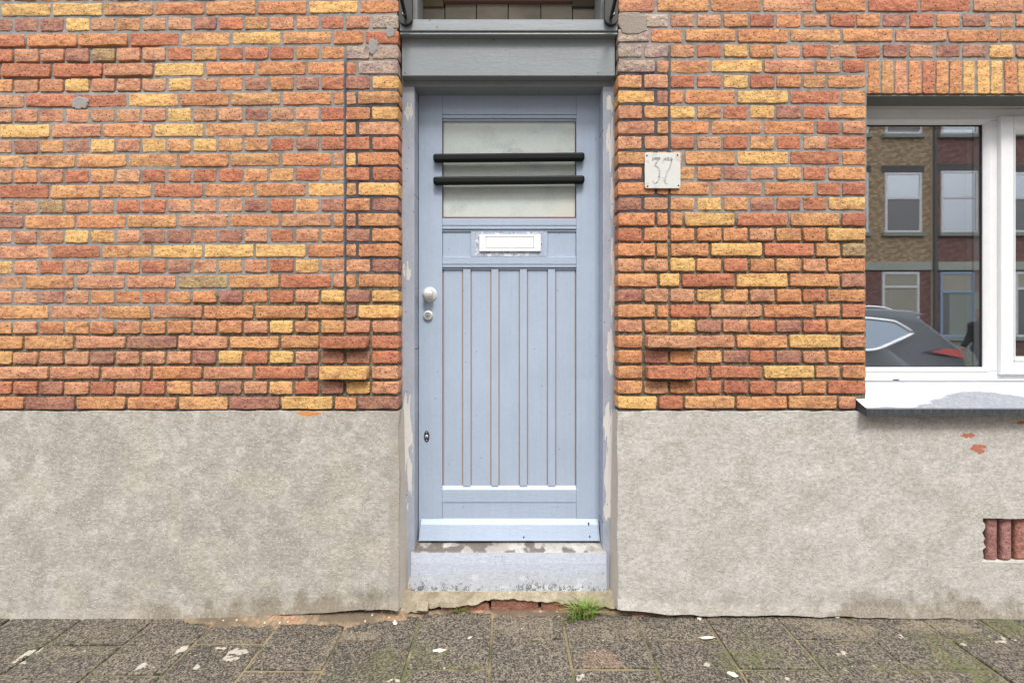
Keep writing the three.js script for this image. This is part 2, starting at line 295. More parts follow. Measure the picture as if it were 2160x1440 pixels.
{
  const sillY = wy(862);
  const xs = axis(XR + 0.006, LIM_R, 0.011, [XW + 0.004]), ys = axis(PL - 0.03, YT, 0.011, [YS + 0.004]), uv = [0.45, 0.82, 2.0, 2.0];
  const m = std({ map: mortarMap(0.45, 2.45, 0.82, 2.82, 'R'), bumpMap: gritBump, bumpScale: 0.002, roughness: 0.97 });
  part('mortar', sheet(xs, ys, (x, y) => [x, y, mortarDepth(x, y, 'R')], (x, y) => x < XW + 0.004 || y > YS + 0.004, -0.26, uv), m, wallR);
  layBricks(wallR, 'R');
  const cem = std({ color: alb(164, 152, 138), bumpMap: gritBump, bumpScale: 0.003, roughness: 0.96 });
  const Rp = rng(9); const s = new THREE.Shape(); for (let i = 0; i < 14; i++) { const a = i / 14 * 6.283, r = 0.85 + Rp() * 0.25; s[i ? 'lineTo' : 'moveTo'](wx(1335) + Math.sign(Math.cos(a)) * Math.abs(Math.cos(a)) ** 0.6 * 0.058 * r, wy(50) + Math.sign(Math.sin(a)) * Math.abs(Math.sin(a)) ** 0.6 * 0.043 * r); }
  const g = new THREE.ExtrudeGeometry(s, { depth: 0.006, bevelEnabled: true, bevelThickness: 0.002, bevelSize: 0.003, bevelSegments: 1 }); g.translate(0, 0, -0.0045);
  part('cement_patch', planar(g, 0.3, 0.3), cem, wallR);
}

// ---------------------------------------------------------------- the rendered base of both walls
const bottomL = (px) => mix(1312, 1306, clamp(px / 330)) - 24 * sstep(380, 800, px) + 6 * sstep(815, 868, px);
const bottomR = (px) => 1281 + 12 * sstep(1303, 1420, px) + 9 * sstep(1420, 2160, px);
const toPx = (X) => X * F / CZ + CX, toPy = (Y) => CY - (Y - CH) * F / CZ;
function renderMap(x0, x1, side) {
  return tex(2048, 960, (u, v, o) => {
    const X = mix(x0, x1, u), Y = v * 0.95 - 0.05, px = toPx(X), py = toPy(Y);
    const n = fbm(X * 11, Y * 11, 51, 4), n2 = fbm(X * 21 + 4, Y * 21, 61, 3), f = fbm(X * 90, Y * 130, 71, 3), e = hash(Math.floor(u * 2048), Math.floor(v * 960), 8);
    if (side === 'L') { set(o, 180, 174, 164); tint(o, 204, 199, 191, sstep(0.48, 0.78, n2) * 0.55); tint(o, 166, 160, 149, sstep(0.48, 0.36, n) * 0.6); tint(o, 196, 188, 168, sstep(0.55, 0.7, fbm(X * 7, Y * 7, 91, 3)) * 0.3); }
    else { set(o, 194, 189, 181); tint(o, 208, 203, 196, sstep(0.5, 0.72, n2) * 0.4); tint(o, 180, 174, 164, sstep(0.48, 0.34, n) * 0.5); }
    const k = 1 + (f - 0.5) * 0.26 + (e - 0.5) * 0.16; o[0] *= k; o[1] *= k; o[2] *= k;
    const [d, id] = spots(X * 75, Y * 75, 13); if (id > 0.72) tint(o, 222, 218, 208, sstep(0.24, 0.1, d) * 0.9); else if (id < 0.06) tint(o, 110, 104, 96, sstep(0.2, 0.08, d) * 0.8);
    // splashed soil, in grainy ragged streaks, where the photo has it
    const b = side === 'L' ? bottomL(px) : bottomR(px), lift = b - py, where = side === 'L' ? 0.35 + 0.65 * sstep(280, 340, px) * sstep(870, 620, px) + 0.5 * sstep(600, 700, px) : 0.45 * sstep(1380, 1500, px) + 0.55 * sstep(1640, 1780, px);
    const soil = where * sstep(46, 4, lift + (fbm(X * 18, Y * 9, 83, 4) - 0.5) * 75) * (0.45 + 0.8 * vn(X * 200, Y * 160, 5));
    tint(o, 128, 117, 98, clamp(soil) * 0.75);
    if (side === 'L' && px > 822) tint(o, 172, 164, 152, 0.6);
    if (side === 'R') for (const [cx, cy, rx, ry] of [[2041, 918, 14, 5], [2063, 945, 16, 9], [2168, 890, 22, 5]]) { const q = ((px - cx) / rx) ** 2 + ((py - cy) / ry) ** 2 + (fbm(X * 90, Y * 90, 3, 4) - 0.5) * 3.2; if (q < 1) tint(o, 178 + 20 * f, 106 + 18 * f, 82 + 12 * f, 0.95); }
    if (side === 'L') { const q = ((px - 652) / 24) ** 2 + ((py - 872) / 5) ** 2 + (fbm(X * 80, Y * 80, 3, 3) - 0.5) * 1.2; if (q < 1) tint(o, 210, 140, 80, 0.9); }
    toAlb(o);
  }, true, false);
}
const renderBump = tex(1024, 1024, (u, v, o) => {
  const g = fbm(u * 40, v * 56, 4, 4, 0), [d, id] = spots(u * 75, v * 75, 33), scr = fbm(u * 30, v * 160, 44, 3);
  const h = 255 * clamp(0.15 + 0.45 * g + 0.2 * scr + (id > 0.6 ? 0.4 * sstep(0.34, 0.05, d) : 0)); set(o, h, h, h);
}, false);
renderBump.repeat.set(2, 1);
const ventHole = (x, y) => { const px = toPx(x), py = toPy(y); return px > 2072 && px < 2300 && py > 1091 && py < 1185; };
function renderWarp(side) {
  const edge = side === 'L' ? XL : XR;
  return (x, y) => {
    const px = toPx(x), b = wy((side === 'L' ? bottomL : bottomR)(px)) + (fbm(x * 22, 3, 7, 3) - 0.5) * 0.009, t = clamp((y - 0) / PL);
    const Y = y <= 1e-6 ? b : y >= PL - 1e-6 ? PL + (fbm(x * 16, 8, 5, 3) - 0.5) * 0.009 : mix(b, PL, t);
    let z = 0.006 + (fbm(x * 9, y * 9, 21, 3) - 0.5) * 0.006 + (fbm(x * 45, y * 45, 25, 2) - 0.5) * 0.0012;
    if (y < 0.045) z += 0.008 * (1 - y / 0.045) * (0.4 + fbm(x * 7, 2, 3, 2));
    let X = x; if (Math.abs(x - (edge + (side === 'L' ? 0.003 : -0.003))) < 1e-6) { z -= 0.005; X += (fbm(y * 14, 5, 6, 2) - 0.5) * 0.006; }
    if (side === 'R' && x > wx(2069) && y > wy(1192) && y < wy(1084)) X += (vn(y * 70, 1, 3) - 0.5) * 0.02 * sstep(wx(2100), wx(2075), x);
    return [X, Y, z];
  };
}
{
  const mL = std({ map: renderMap(LIM_L, LIM_L + 2.0, 'L'), bumpMap: renderBump, bumpScale: 0.0018, roughness: 0.96 });
  const mR = std({ map: renderMap(0.45, 2.45, 'R'), bumpMap: renderBump, bumpScale: 0.0018, roughness: 0.96 });
  part('rendered_base', sheet(axis(LIM_L, XL + 0.003, 0.012), axis(0, PL, 0.012), renderWarp('L'), () => true, -0.2, [LIM_L, -0.05, 2.0, 0.95]), mL, wallL);
  part('rendered_base', sheet(axis(XR - 0.003, LIM_R, 0.012, [wx(2073)]), axis(0, PL, 0.012, [wy(1092), wy(1184)]), renderWarp('R'), (x, y) => !ventHole(x, y), -0.2, [0.45, -0.05, 2.0, 0.95]), mR, wallR);
  // render turned into the doorway, a hand's breadth thick, leaning out to the foot
  const turn = (s, x0, x1, m) => { const g = sheet(axis(0, 1, 0.25), axis(0.03, PL - 0.004, 0.02), (t, y) => [s < 0 ? mix(x0, x1, t) + 0.022 * t * (1 - y / PL) : mix(x0, x1, t) - 0.022 * t * (1 - y / PL), y, mix(0.002, -0.085, t) + (fbm(t * 5, y * 12, 4, 2) - 0.5) * 0.004], () => true, undefined, [s < 0 ? -0.6 : 0.4, -0.05, 2.0, 0.95]); if (s > 0) g.index.array.reverse(); g.computeVertexNormals(); return part('doorway_return', g, m, s < 0 ? wallL : wallR); };
  const smooth = std({ color: alb(194, 184, 172), bumpMap: gritBump, bumpScale: 0.0015, roughness: 0.9 });
  turn(-1, XL + 0.0005, XL + 0.010, smooth); turn(1, XR - 0.0005, XR - 0.008, smooth);
  // bricks on edge filling the air vent in the base
  const vent = part('air_vent', bx(wx(2066), LIM_R, wy(1192), wy(1084), -0.16, -0.135, 0), std({ color: alb(168, 140, 124), bumpMap: gritBump, bumpScale: 0.002, roughness: 1 }), wallR, 'vent opening filled with upright red bricks');
  const R = rng(77);
  [[2086, 2111], [2119, 2143], [2150, 2176], [2182, 2208], [2214, 2240]].forEach(([a, b], i) => {
    const x0 = wx(a) + 0.002, x1 = wx(b) - 0.002, g = new RoundedBoxGeometry(x1 - x0, 0.183 + R() * 0.004, 0.1, 2, 0.011), c = [[0.33, 0.155, 0.13], [0.36, 0.18, 0.15], [0.38, 0.17, 0.12], [0.36, 0.16, 0.12], [0.36, 0.16, 0.12]][i];
    g.setAttribute('color', new THREE.Float32BufferAttribute(Array.from({ length: g.attributes.position.count * 3 }, (_, k) => c[k % 3]), 3)); g.translate((x0 + x1) / 2, wy(1139), -0.056 - R() * 0.006); part('brick', planar(g, 0.8, 0.8, i * 0.13, 0), clay[0], vent);
  });
}

// ---------------------------------------------------------------- painted wood
const BLUE = [179, 193, 211];
const paintBump = tex(1024, 1024, (u, v, o) => { const h = 255 * (0.5 * fbm(u * 6, v * 80, 3, 3, 0) + 0.5 * vn(u * 60, v * 300, 5)); set(o, h, h, h); }, false);
const paintBumpV = tex(1024, 1024, (u, v, o) => { const h = 255 * (0.5 * fbm(u * 80, v * 6, 3, 3, 0) + 0.5 * vn(u * 300, v * 60, 5)); set(o, h, h, h); }, false);
const paintMap = tex(1024, 1024, (u, v, o) => {
  const n = fbm(u * 6, v * 6, 3, 4), f = fbm(u * 90, v * 90, 13, 3); set(o, ...BLUE); const k = 0.93 + 0.06 * n + 0.03 * f + 0.03 * fbm(u * 120, v * 5, 77, 3); o[0] *= k; o[1] *= k; o[2] *= k;
  const [d, id] = spots(u * 40, v * 40, 21); if (id > 0.985) tint(o, 120, 122, 125, sstep(0.16, 0.06, d) * 0.7);
  toAlb(o);
});
const doorPaint = phys({ map: paintMap, bumpMap: paintBumpV, bumpScale: 0.0007, roughness: 0.46, specularIntensity: 0.9 });
const doorPaintH = phys({ map: paintMap, bumpMap: paintBump, bumpScale: 0.0007, roughness: 0.46, specularIntensity: 0.9 });
// frame paint, chalky and peeling: white primer and bare wood along the outer edges, as photographed
const flakes = [                                                          // cx, cy, half width, half height, bare wood inside
  [862, 235, 8, 18, 1], [858, 572, 7, 17, 1], [860, 905, 9, 60, 1], [855, 860, 5, 25, 0], [862, 1000, 6, 60, 0], [856, 960, 6, 60, 0], [875, 1250, 20, 30, 0],
  [1287, 218, 6, 18, 1], [1288, 300, 8, 45, 0], [1292, 420, 5, 40, 0], [1293, 560, 4, 60, 1], [1291, 640, 5, 40, 0], [1288, 740, 7, 40, 0], [1284, 900, 9, 50, 1], [1283, 1010, 10, 55, 0], [1288, 960, 6, 80, 1], [1284, 1075, 8, 20, 1],
];
const frameMap = (x0, x1, y0, y1, w, h, z) => tex(w, h, (u, v, o) => {
  const X = mix(x0, x1, u), Y = mix(y0, y1, v), px = X * F / (CZ - z) + CX, py = CY - (Y - CH) * F / (CZ - z);
  const n = fbm(X * 30, Y * 12, 3, 4), f = fbm(X * 160, Y * 120, 8, 3);
  set(o, 172, 178, 190); const k = 0.92 + 0.12 * n + 0.08 * f; o[0] *= k; o[1] *= k; o[2] *= k;
  const low = sstep(1130, 1240, py + (n - 0.5) * 60); tint(o, 184, 190, 204, low * 0.7);
  let best = 9, wood = 0; for (const [cx, cy, rx, ry, wd] of flakes) { const q = Math.max(((px - cx) / rx) ** 2, 0) + ((py - cy) / ry) ** 2 + (fbm(X * 130, Y * 16, 31, 4) - 0.5) * 3.4; if (q < best) { best = q; wood = wd; } }
  if (best < 1) { tint(o, 232, 228, 222, 0.92); if (wood && best < -0.5) tint(o, 176, 128, 84, 0.95); } else if (best < 1.12) tint(o, 130, 132, 138, 0.5);
  const [d, id] = spots(X * 60, Y * 60, 43); if (id > 0.975) tint(o, 70, 68, 66, sstep(0.2, 0.08, d));
  toAlb(o);
}, true, false);
const ZJ = -0.07, ZD = -0.15;
const JL = [wx(850, ZJ), wx(874, ZJ)], JR = [wx(1272, ZJ), wx(1297, ZJ)], HB = wy(182, ZJ), HT = wy(162, ZJ);
const frame = thing('door_frame', 'blue grey wooden door frame with peeling paint around the front door', 'door frame', [0, 0.07, ZJ]);
const wood2 = (x0, x1, y0, y1, w, h, extra = {}) => phys({ map: frameMap(x0, x1, y0, y1, w, h, ZJ), bumpMap: paintBumpV, bumpScale: 0.0009, roughness: 0.5, ...extra });
{
  const jamb = (a, b, rebate) => { const g = bx(a, b, 0.055, HB, -0.24, ZJ, 0.003); return g; };
  const mk = (x0, x1, m) => { const g = bx(x0, x1, 0.055, HB, -0.24, ZJ, 0.003); planar(g, x1 - x0, HB - 0.055, x0, 0.055); return part('jamb', g, m, frame); };
  mk(JL[0] - 0.03, JL[1], wood2(JL[0] - 0.03, JL[1], 0.055, HB, 128, 2048));
  mk(JR[0], JR[1] + 0.03, wood2(JR[0], JR[1] + 0.03, 0.055, HB, 128, 2048));
  const grey = phys({ map: tex(512, 512, (u, v, o) => { const n = fbm(u * 5, v * 14, 3, 4), f = fbm(u * 120, v * 120, 8, 3); set(o, 142, 148, 150); const k = 0.93 + 0.08 * n + 0.06 * f; o[0] *= k; o[1] *= k; o[2] *= k; const [d, id] = spots(u * 30, v * 30, 43); if (id > 0.985) tint(o, 90, 90, 88, sstep(0.16, 0.06, d)); toAlb(o); }), bumpMap: paintBump, bumpScale: 0.0004, roughness: 0.45 });
  const X0 = JL[0] - 0.03, X1 = JR[1] + 0.03;
  part('head', bx(X0, X1, HB + 0.0005, wy(158, ZJ), -0.24, ZJ - 0.0005, 0.003), grey, frame);
  const zp = -0.035, pb = wy(160, zp), pt = wy(78, zp);
  part('fascia_board', bx(wx(847, zp), wx(1298, zp), pb, pt, -0.2, zp, 0.003), grey, frame);
  // drip rail: fillet, groove and square nosing
  const zr = -0.003, f0 = wy(73, zr - 0.006), f1 = wy(67.5, zr - 0.006), n0 = wy(64.5, zr), n1 = wy(40, zr);
  part('transom_rail', profile([[-0.2, f0 + 0.006], [zr - 0.012, f0], [zr - 0.005, f0 + 0.002], [zr - 0.006, f1], [zr - 0.02, f1 + 0.002], [zr - 0.02, n0 - 0.001], [zr - 0.001, n0], [zr, n0 + 0.003], [zr, n1 - 0.003], [zr - 0.003, n1], [-0.2, n1 + 0.012]], wx(843, 0), wx(1303, 0)), grey, frame);
  // sunk screw heads
  for (const [x, y] of [[1067, 104], [1262, 152]]) part('screw_head', disc(wx(x, zp), wy(y, zp), zp - 0.002, zp + 0.0012, 0.005, 0.004, 16), grey, frame);
  // threshold, paint worn to the grey stuff below
  const zt = -0.054, ty = wy(1164, zt), tb = wy(1251, zt), tx0 = wx(884, ZJ), tx1 = wx(1270, ZJ);
  const tm = phys({ map: tex(1024, 512, (u, v, o) => {
    const X = mix(-0.45, 0.45, u), Y = mix(0.0, 0.36, v), top = Y > ty - 0.004, n = fbm(X * 12, Y * 26, 3, 4), f = fbm(X * 90, Y * 90, 8, 3);
    if (top) { set(o, 164, 158, 150); tint(o, 96, 90, 82, sstep(0.48, 0.6, fbm(X * 16, Y * 60, 17, 4)) * 0.8); tint(o, 196, 192, 186, sstep(0.54, 0.64, fbm(X * 22 + 5, Y * 60, 37, 4)) * 0.8); }
    else { set(o, 200, 206, 219); const low = sstep(0.165, 0.145, Y + (n - 0.5) * 0.04); tint(o, 198, 202, 208, low * 0.9);
      tint(o, 226, 230, 234, sstep(0.55, 0.68, fbm(X * 16, Y * 30, 27, 4)) * 0.6 * low);
      const grime = sstep(0.14, 0.065, Y + (fbm(X * 9, 2, 61, 3) - 0.5) * 0.06), gr = vn(X * 420, Y * 300, 9) * 0.55 + vn(X * 110, Y * 70, 4) * 0.45; tint(o, 112, 110, 108, 0.8 * sstep(0.80 - grime * 0.36, 0.88 - grime * 0.36, gr)); }
    const k = 0.95 + 0.1 * f; o[0] *= k; o[1] *= k; o[2] *= k; toAlb(o);
  }, true, false), bumpMap: gritBump, bumpScale: 0.0015, roughness: 0.65 });
  const g = profile([[-0.24, tb], [zt + 0.004, tb], [zt + 0.001, ty - 0.05], [zt - 0.003, ty - 0.004], [zt - 0.007, ty], [-0.24, ty + 0.016]], JL[1] - 0.012, JR[0] + 0.012); planar(g, 0.9, 0.36, -0.45, 0.0);
  { const p = g.attributes.position, nn = g.attributes.normal, uv = g.attributes.uv; for (let i = 0; i < p.count; i++) if (nn.getY(i) > 0.6) uv.setY(i, (0.30 + clamp(-p.getZ(i) - 0.05, 0, 0.2) * 0.28) / 0.36); }
  part('threshold', g, tm, frame);
}

// ---------------------------------------------------------------- the light over the door: dark recess with boards
{
  const YR = 3.05, t = thing('transom_window', 'dark transom light over the door, backed with grey vertical boards', 'transom window', [0, wy(40), -0.1]);
  const zs = -0.09, post = phys({ color: alb(140, 142, 140), roughness: 0.5, bumpMap: paintBumpV, bumpScale: 0.0008 });
  const yb = wy(40, 0) + 0.012;
  part('post', bx(XL - 0.03, wx(880, zs), yb - 0.02, YR, -0.24, zs, 0.003), post, t);
  part('post', bx(wx(1268, zs), XR + 0.03, yb - 0.02, YR, -0.24, zs, 0.003), post, t);
  const zb = -0.26, bm = std({ map: tex(512, 512, (u, v, o) => { const n = fbm(u * 8, v * 20, 3, 4); set(o, 150, 140, 124); const k = 0.8 + 0.35 * n; o[0] *= k; o[1] *= k; o[2] *= k; toAlb(o); }), roughness: 0.8 });
  const edges = [890, 938, 1005, 1072, 1141, 1208, 1262];
  for (let i = 0; i < 6; i++) part('board', bx(wx(edges[i], zb) + 0.002, wx(edges[i + 1], zb) - 0.002, wy(48, zb), wy(i === 0 || i === 5 ? 17 : 8, zb) , zb - 0.02, zb - 0.002 * (i % 2), 0.002), bm, t);
  const dk = std({ color: alb(128, 92, 78), roughness: 0.85 });
  part('header_board', bx(wx(936, zb), wx(1206, zb), wy(8, zb) + 0.001, YR, zb - 0.03, zb + 0.02, 0.002), dk, t);
  part('side_board', bx(wx(860, zb), wx(936, zb), wy(17, zb) + 0.001, YR, zb - 0.03, zb + 0.012, 0.002), std({ color: alb(120, 108, 80), roughness: 0.85 }), t);
  part('side_board', bx(wx(1206, zb), wx(1280, zb), wy(17, zb) + 0.001, YR, zb - 0.03, zb + 0.012, 0.002), std({ color: alb(90, 78, 62), roughness: 0.85 }), t);
  part('backing', bx(XL - 0.03, XR + 0.03, wy(60, zb), YR, zb - 0.06, zb - 0.032, 0), bm, t);
  part('lid', bx(XL - 0.03, XR + 0.03, YR - 0.03, YR + 0.02, -0.32, -0.03, 0.003), dk, t);
}

// ---------------------------------------------------------------- folded awning arms at the head of the frame
{
  const t = thing('awning', 'rolled awning over the door on two black arms with round-ended brackets', 'awning', [0, 2.9, 0.02]), cloth = std({ color: new THREE.Color(0.45, 0.45, 0.43), roughness: 0.95 });
  const roll = new THREE.CylinderGeometry(0.026, 0.026, 0.96, 20); roll.rotateZ(Math.PI / 2); roll.translate(0, 2.665, 0.245); part('canvas_roll', planar(roll), cloth, t);
  const black = phys({ color: new THREE.Color(0.008, 0.008, 0.009), roughness: 0.5, specularIntensity: 0.5 }), grey = phys({ color: new THREE.Color(0.03, 0.031, 0.028), roughness: 0.5, specularIntensity: 0.5 }), steel = std({ color: new THREE.Color(0.55, 0.53, 0.5), metalness: 0.9, roughness: 0.35 });
  for (const [s, px] of [[1, 855], [-1, 1290]]) {
    const z = 0.012, x = wx(px, z), y = wy(38, z);
    const sh = new THREE.Shape(); sh.moveTo(x - 0.026, y + 0.3); sh.lineTo(x - 0.026, y); sh.absarc(x, y, 0.026, Math.PI, 2 * Math.PI, false); sh.lineTo(x + 0.026, y + 0.3);
    const g = new THREE.ExtrudeGeometry(sh, { depth: 0.01, bevelEnabled: true, bevelThickness: 0.003, bevelSize: 0.003, bevelSegments: 2 }); g.translate(0, 0, z - 0.012); 
    const arm = new RoundedBoxGeometry(0.012, 0.026, 0.24, 2, 0.005); arm.translate(0, 0, 0.11); arm.rotateX(-0.28); arm.translate(x + s * 0.002, y + 0.004, z + 0.014); const a = part('arm', planar(arm), black, t); part('bracket', planar(g), grey, a);
    part('bolt', mergeGeometries([clean(disc(x, y, z + 0.026, z + 0.031, 0.0075, 0.0065, 6)), clean(disc(x, y, z + 0.03, z + 0.034, 0.004, 0.003, 12))]), steel, a);
    part('washer', disc(x, y, z + 0.0245, z + 0.028, 0.0105, 0.0105, 20), grey, a);
  }
}

// ---------------------------------------------------------------- the front door
{
  const door = thing('front_door', 'pale blue panelled front door with two black bars across its frosted pane', 'door', [0.42, wy(1142, ZD), ZD]);
  const L = wx(883, ZD), Rr = wx(1266.5, ZD), a = wx(932.5, ZD), b = wx(1216, ZD), Yt = wy(197, ZD), Yb = wy(1143, ZD), zb = ZD - 0.04, Y = (py) => wy(py, ZD), X = (px) => wx(px, ZD);
  part('stile', bx(L, a, Yb, Yt, zb, ZD, 0.0015), doorPaint, door);
  part('stile', bx(b, Rr, Yb, Yt, zb, ZD, 0.0015), doorPaint, door);
  const rail = (y0, y1, z = ZD) => part('rail', bx(a + 0.0006, b - 0.0006, Y(y1), Y(y0), zb, z, 0.0015), doorPaintH, door);
  rail(197, 241, ZD - 0.0003); rail(460, 475, ZD - 0.0006); rail(541.5, 557, ZD - 0.0004); rail(1059.5, 1143, ZD - 0.003);
  // sloped top on the rail below the boards
  part('rail', profile([[zb, Y(1059)], [ZD - 0.0004, Y(1059)], [ZD - 0.0004, Y(1033)], [ZD - 0.0025, Y(1031.5)], [ZD - 0.017, Y(1024.5)], [zb, Y(1024.5)]], a + 0.0006, b - 0.0006), doorPaintH, door);
  // double-step mouldings over pane, letter panel and boards
  for (const [y0, y1] of [[241, 253.5], [475, 487.5], [557, 567.5]]) {
    const h = (Y(y0) - Y(y1)), t = Y(y0) - 0.0008, u = Y(y1), z = ZD;
    part('moulding', profile([[zb + 0.005, u], [z - 0.009, u], [z - 0.006, u + h * 0.06], [z - 0.006, u + h * 0.22], [z - 0.011, u + h * 0.25], [z - 0.011, u + h * 0.33], [z - 0.003, u + h * 0.36], [z - 0.001, u + h * 0.44], [z - 0.001, u + h * 0.90], [z - 0.006, u + h * 0.93], [z - 0.006, t], [zb + 0.005, t]], a + 0.001, b - 0.001), doorPaintH, door);
  }
  // pane backed with stained paper, in dark red glazing strips
  const pane = phys({ map: tex(1024, 768, (u, v, o) => {
    const x = u * 0.62, y = v * 0.46, n = fbm(x * 14, y * 22, 3, 4), f = fbm(x * 120, y * 150, 7, 3); set(o, 212, 221, 214); const k = 0.97 + 0.06 * f; o[0] *= k; o[1] *= k; o[2] *= k;
    tint(o, 222, 216, 196, sstep(0.4, 0.0, v) * sstep(0.55, 1, u) * 0.6);
    const st = sstep(0.5, 0.74, n) * (0.25 + 0.75 * Math.exp(-(((u - 0.6) / 0.2) ** 2 + ((v - 0.68) / 0.3) ** 2)) + 0.4 * Math.exp(-(((u - 0.1) / 0.12) ** 2 + ((v - 0.15) / 0.12) ** 2))); if (vn(x * 400, y * 500, 3) > 0.42) tint(o, 150, 158, 158, clamp(st) * 0.6);
    toAlb(o);
  }, true, false), roughness: 0.28, clearcoat: 0.4, clearcoatRoughness: 0.08 });
  const pg = bx(a + 0.001, b - 0.001, Y(460), Y(252), zb + 0.012, ZD - 0.017, 0); planar(pg, b - a, Y(252) - Y(460), a, Y(460)); part('pane', pg, pane, door);
  const red = phys({ color: alb(120, 52, 58), roughness: 0.5 });
  part('glazing_strip', join(bx(a + 0.0008, b - 0.0008, Y(460.5), Y(456), zb + 0.014, ZD - 0.009, 0.001), bx(a + 0.0008, a + 0.0036, Y(456) + 0.0005, Y(254.5), zb + 0.014, ZD - 0.009, 0.001), bx(b - 0.0036, b - 0.0008, Y(456) + 0.0005, Y(254.5), zb + 0.014, ZD - 0.009, 0.001)), red, door);
  // the two guard bars stand off the door
  const black = phys({ color: new THREE.Color(0.006, 0.007, 0.006), roughness: 0.55, specularIntensity: 0.4 });
  for (const [y0, y1] of [[321.5, 338.5], [370, 386.5]]) {
    const z = ZD + 0.03, bar = new RoundedBoxGeometry(wx(1234, z) - wx(913, z), wy(y0, z) - wy(y1, z), 0.034, 4, 0.012); bar.rotateZ(0.009); bar.translate((wx(1234, z) + wx(913, z)) / 2, (wy(y0, z) + wy(y1, z)) / 2, z - 0.014);
    part('guard_bar', planar(bar), black, door);
  }
  // letter panel
  part('panel', bx(a + 0.001, b - 0.001, Y(543), Y(486), zb, ZD - 0.012, 0.001), doorPaint, door);
  const lz = ZD - 0.0055, backing = phys({ map: tex(512, 256, (u, v, o) => {
    const x = u * 0.34, y = v * 0.12, n = fbm(x * 60, y * 90, 3, 4); set(o, ...BLUE); const k = 0.96 + 0.06 * fbm(x * 200, y * 200, 2, 2); o[0] *= k; o[1] *= k; o[2] *= k;
    const q = Math.min(Math.abs(u - 0.075), Math.abs(u - 0.93)) / 0.02, q2 = Math.min(Math.abs(v - 0.92), Math.abs(v - 0.1)) / 0.08, near = Math.min(u > 0.05 && u < 0.95 ? q2 : 9, q), cr = Math.abs(fbm(x * 110, y * 110, 31, 3) - 0.5);
    if (near < 1.3 && cr < 0.035 && n > 0.42) tint(o, 140, 92, 92, 0.85);
    if (near < 1.2 && n > 0.6) tint(o, 232, 234, 236, 0.85);
    toAlb(o);
  }, true, false), roughness: 0.45 });
  const lg = bx(X(993), X(1155), Y(540.5), Y(488), zb, lz, 0.0015); planar(lg, X(1155) - X(993), Y(488) - Y(540.5), X(993), Y(540.5)); part('letter_board', lg, backing, door);
  const white = phys({ color: alb(252, 252, 250), roughness: 0.35 });
  const plate = part('letter_plate', join(bx(X(1011), X(1141), Y(499), Y(494.5), lz, lz + 0.008, 0.002), bx(X(1011), X(1141), Y(530), Y(524), lz, lz + 0.008, 0.002), bx(X(1011), X(1025), Y(524) - 0.0003, Y(499) + 0.0003, lz, lz + 0.0079, 0.002), bx(X(1126), X(1141), Y(524) - 0.0003, Y(499) + 0.0003, lz, lz + 0.0079, 0.002)), white, door, 'white letter plate with a lifting flap');
  part('flap', bx(X(1025) + 0.001, X(1126) - 0.001, Y(524) + 0.0022, Y(499) - 0.0012, lz, lz + 0.0066, 0.0015), white, plate);
  // upright boards and battens, brown filler showing in the gaps
  const filler = std({ color: alb(178, 146, 116), roughness: 0.9 });
  part('backing', bx(a + 0.001, b - 0.001, Y(1028), Y(566), zb + 0.005, ZD - 0.0146, 0), filler, door, 'brown filler between the boards');
  const edges = [[935.5, 974], [994.5, 1034], [1053.5, 1094.5], [1114, 1154], [1174, 1213.5]];
  for (const [p, q] of edges) part('board', bx(X(p), X(q), Y(1028), Y(567), zb + 0.007, ZD - 0.0135, 0.0012), doorPaint, door);
  for (const [p, q] of [[976.3, 992.2], [1036.2, 1051.4], [1096.6, 1111.8], [1156.2, 1171.8]]) part('batten', bx(X(p), X(q), Y(1027), Y(567), zb + 0.006, ZD - 0.007, 0.0018), doorPaint, door);
  // weather board
  const zw = ZD + 0.034, wb = wy(1141.5, zw), wt = wy(1094, ZD);
  const g = profile([[ZD - 0.004, wb], [zw - 0.002, wb], [zw, wb + 0.003], [ZD + 0.0155, wt - 0.021], [ZD + 0.011, wt - 0.015], [ZD - 0.0005, wt], [ZD - 0.004, wt]], wx(889, ZD), wx(1261, ZD));
  { const p = g.attributes.position; for (let i = 0; i < p.count; i++) if (p.getY(i) < wt - 0.04) p.setX(i, p.getX(i) + (p.getX(i) < 0 ? -0.006 : 0.004)); planar(g); }
  part('weather_board', g, doorPaintH, door);
  for (const [x, y] of [[1105, 1132], [1262 - 19, 1107], [1244, 1131]]) part('screw_hole', disc(wx(x, ZD + 0.03), wy(y, ZD + 0.03), ZD + 0.01, ZD + 0.012 + 0.019 * (y > 1120 ? 1.12 : 0.5), 0.0032, 0.003, 12), std({ color: alb(40, 40, 42), roughness: 1 }), door);
  // knob, lock, lower escutcheon
  const chrome = std({ color: new THREE.Color(0.66, 0.65, 0.62), metalness: 0.45, roughness: 0.36 }), kx = X(906), ky = Y(621.5);
  const lathe = (pts, x, y, z) => { const q = new THREE.LatheGeometry(pts.map(([r, h]) => new THREE.Vector2(r, h)), 36); q.rotateX(Math.PI / 2); q.translate(x, y, z); return planar(q); };
  const knob = part('door_knob', lathe([[0, 0.052], [0.008, 0.0515], [0.015, 0.049], [0.0205, 0.0445], [0.0242, 0.039], [0.0258, 0.032], [0.0248, 0.025], [0.021, 0.019], [0.016, 0.014], [0.012, 0.009], [0.012, 0.004]], kx - 0.003, ky + 0.001, ZD), chrome, door);
  part('rose', lathe([[0.012, 0.0065], [0.026, 0.006], [0.0335, 0.0035], [0.0345, 0], [0.0345, -0.001]], kx, ky, ZD), chrome, knob);
  const lx = X(903), ly = Y(665), lock = part('lock', lathe([[0.0135, 0.012], [0.019, 0.0115], [0.0225, 0.008], [0.0235, 0], [0.0235, -0.001]], lx, ly, ZD), chrome, door);
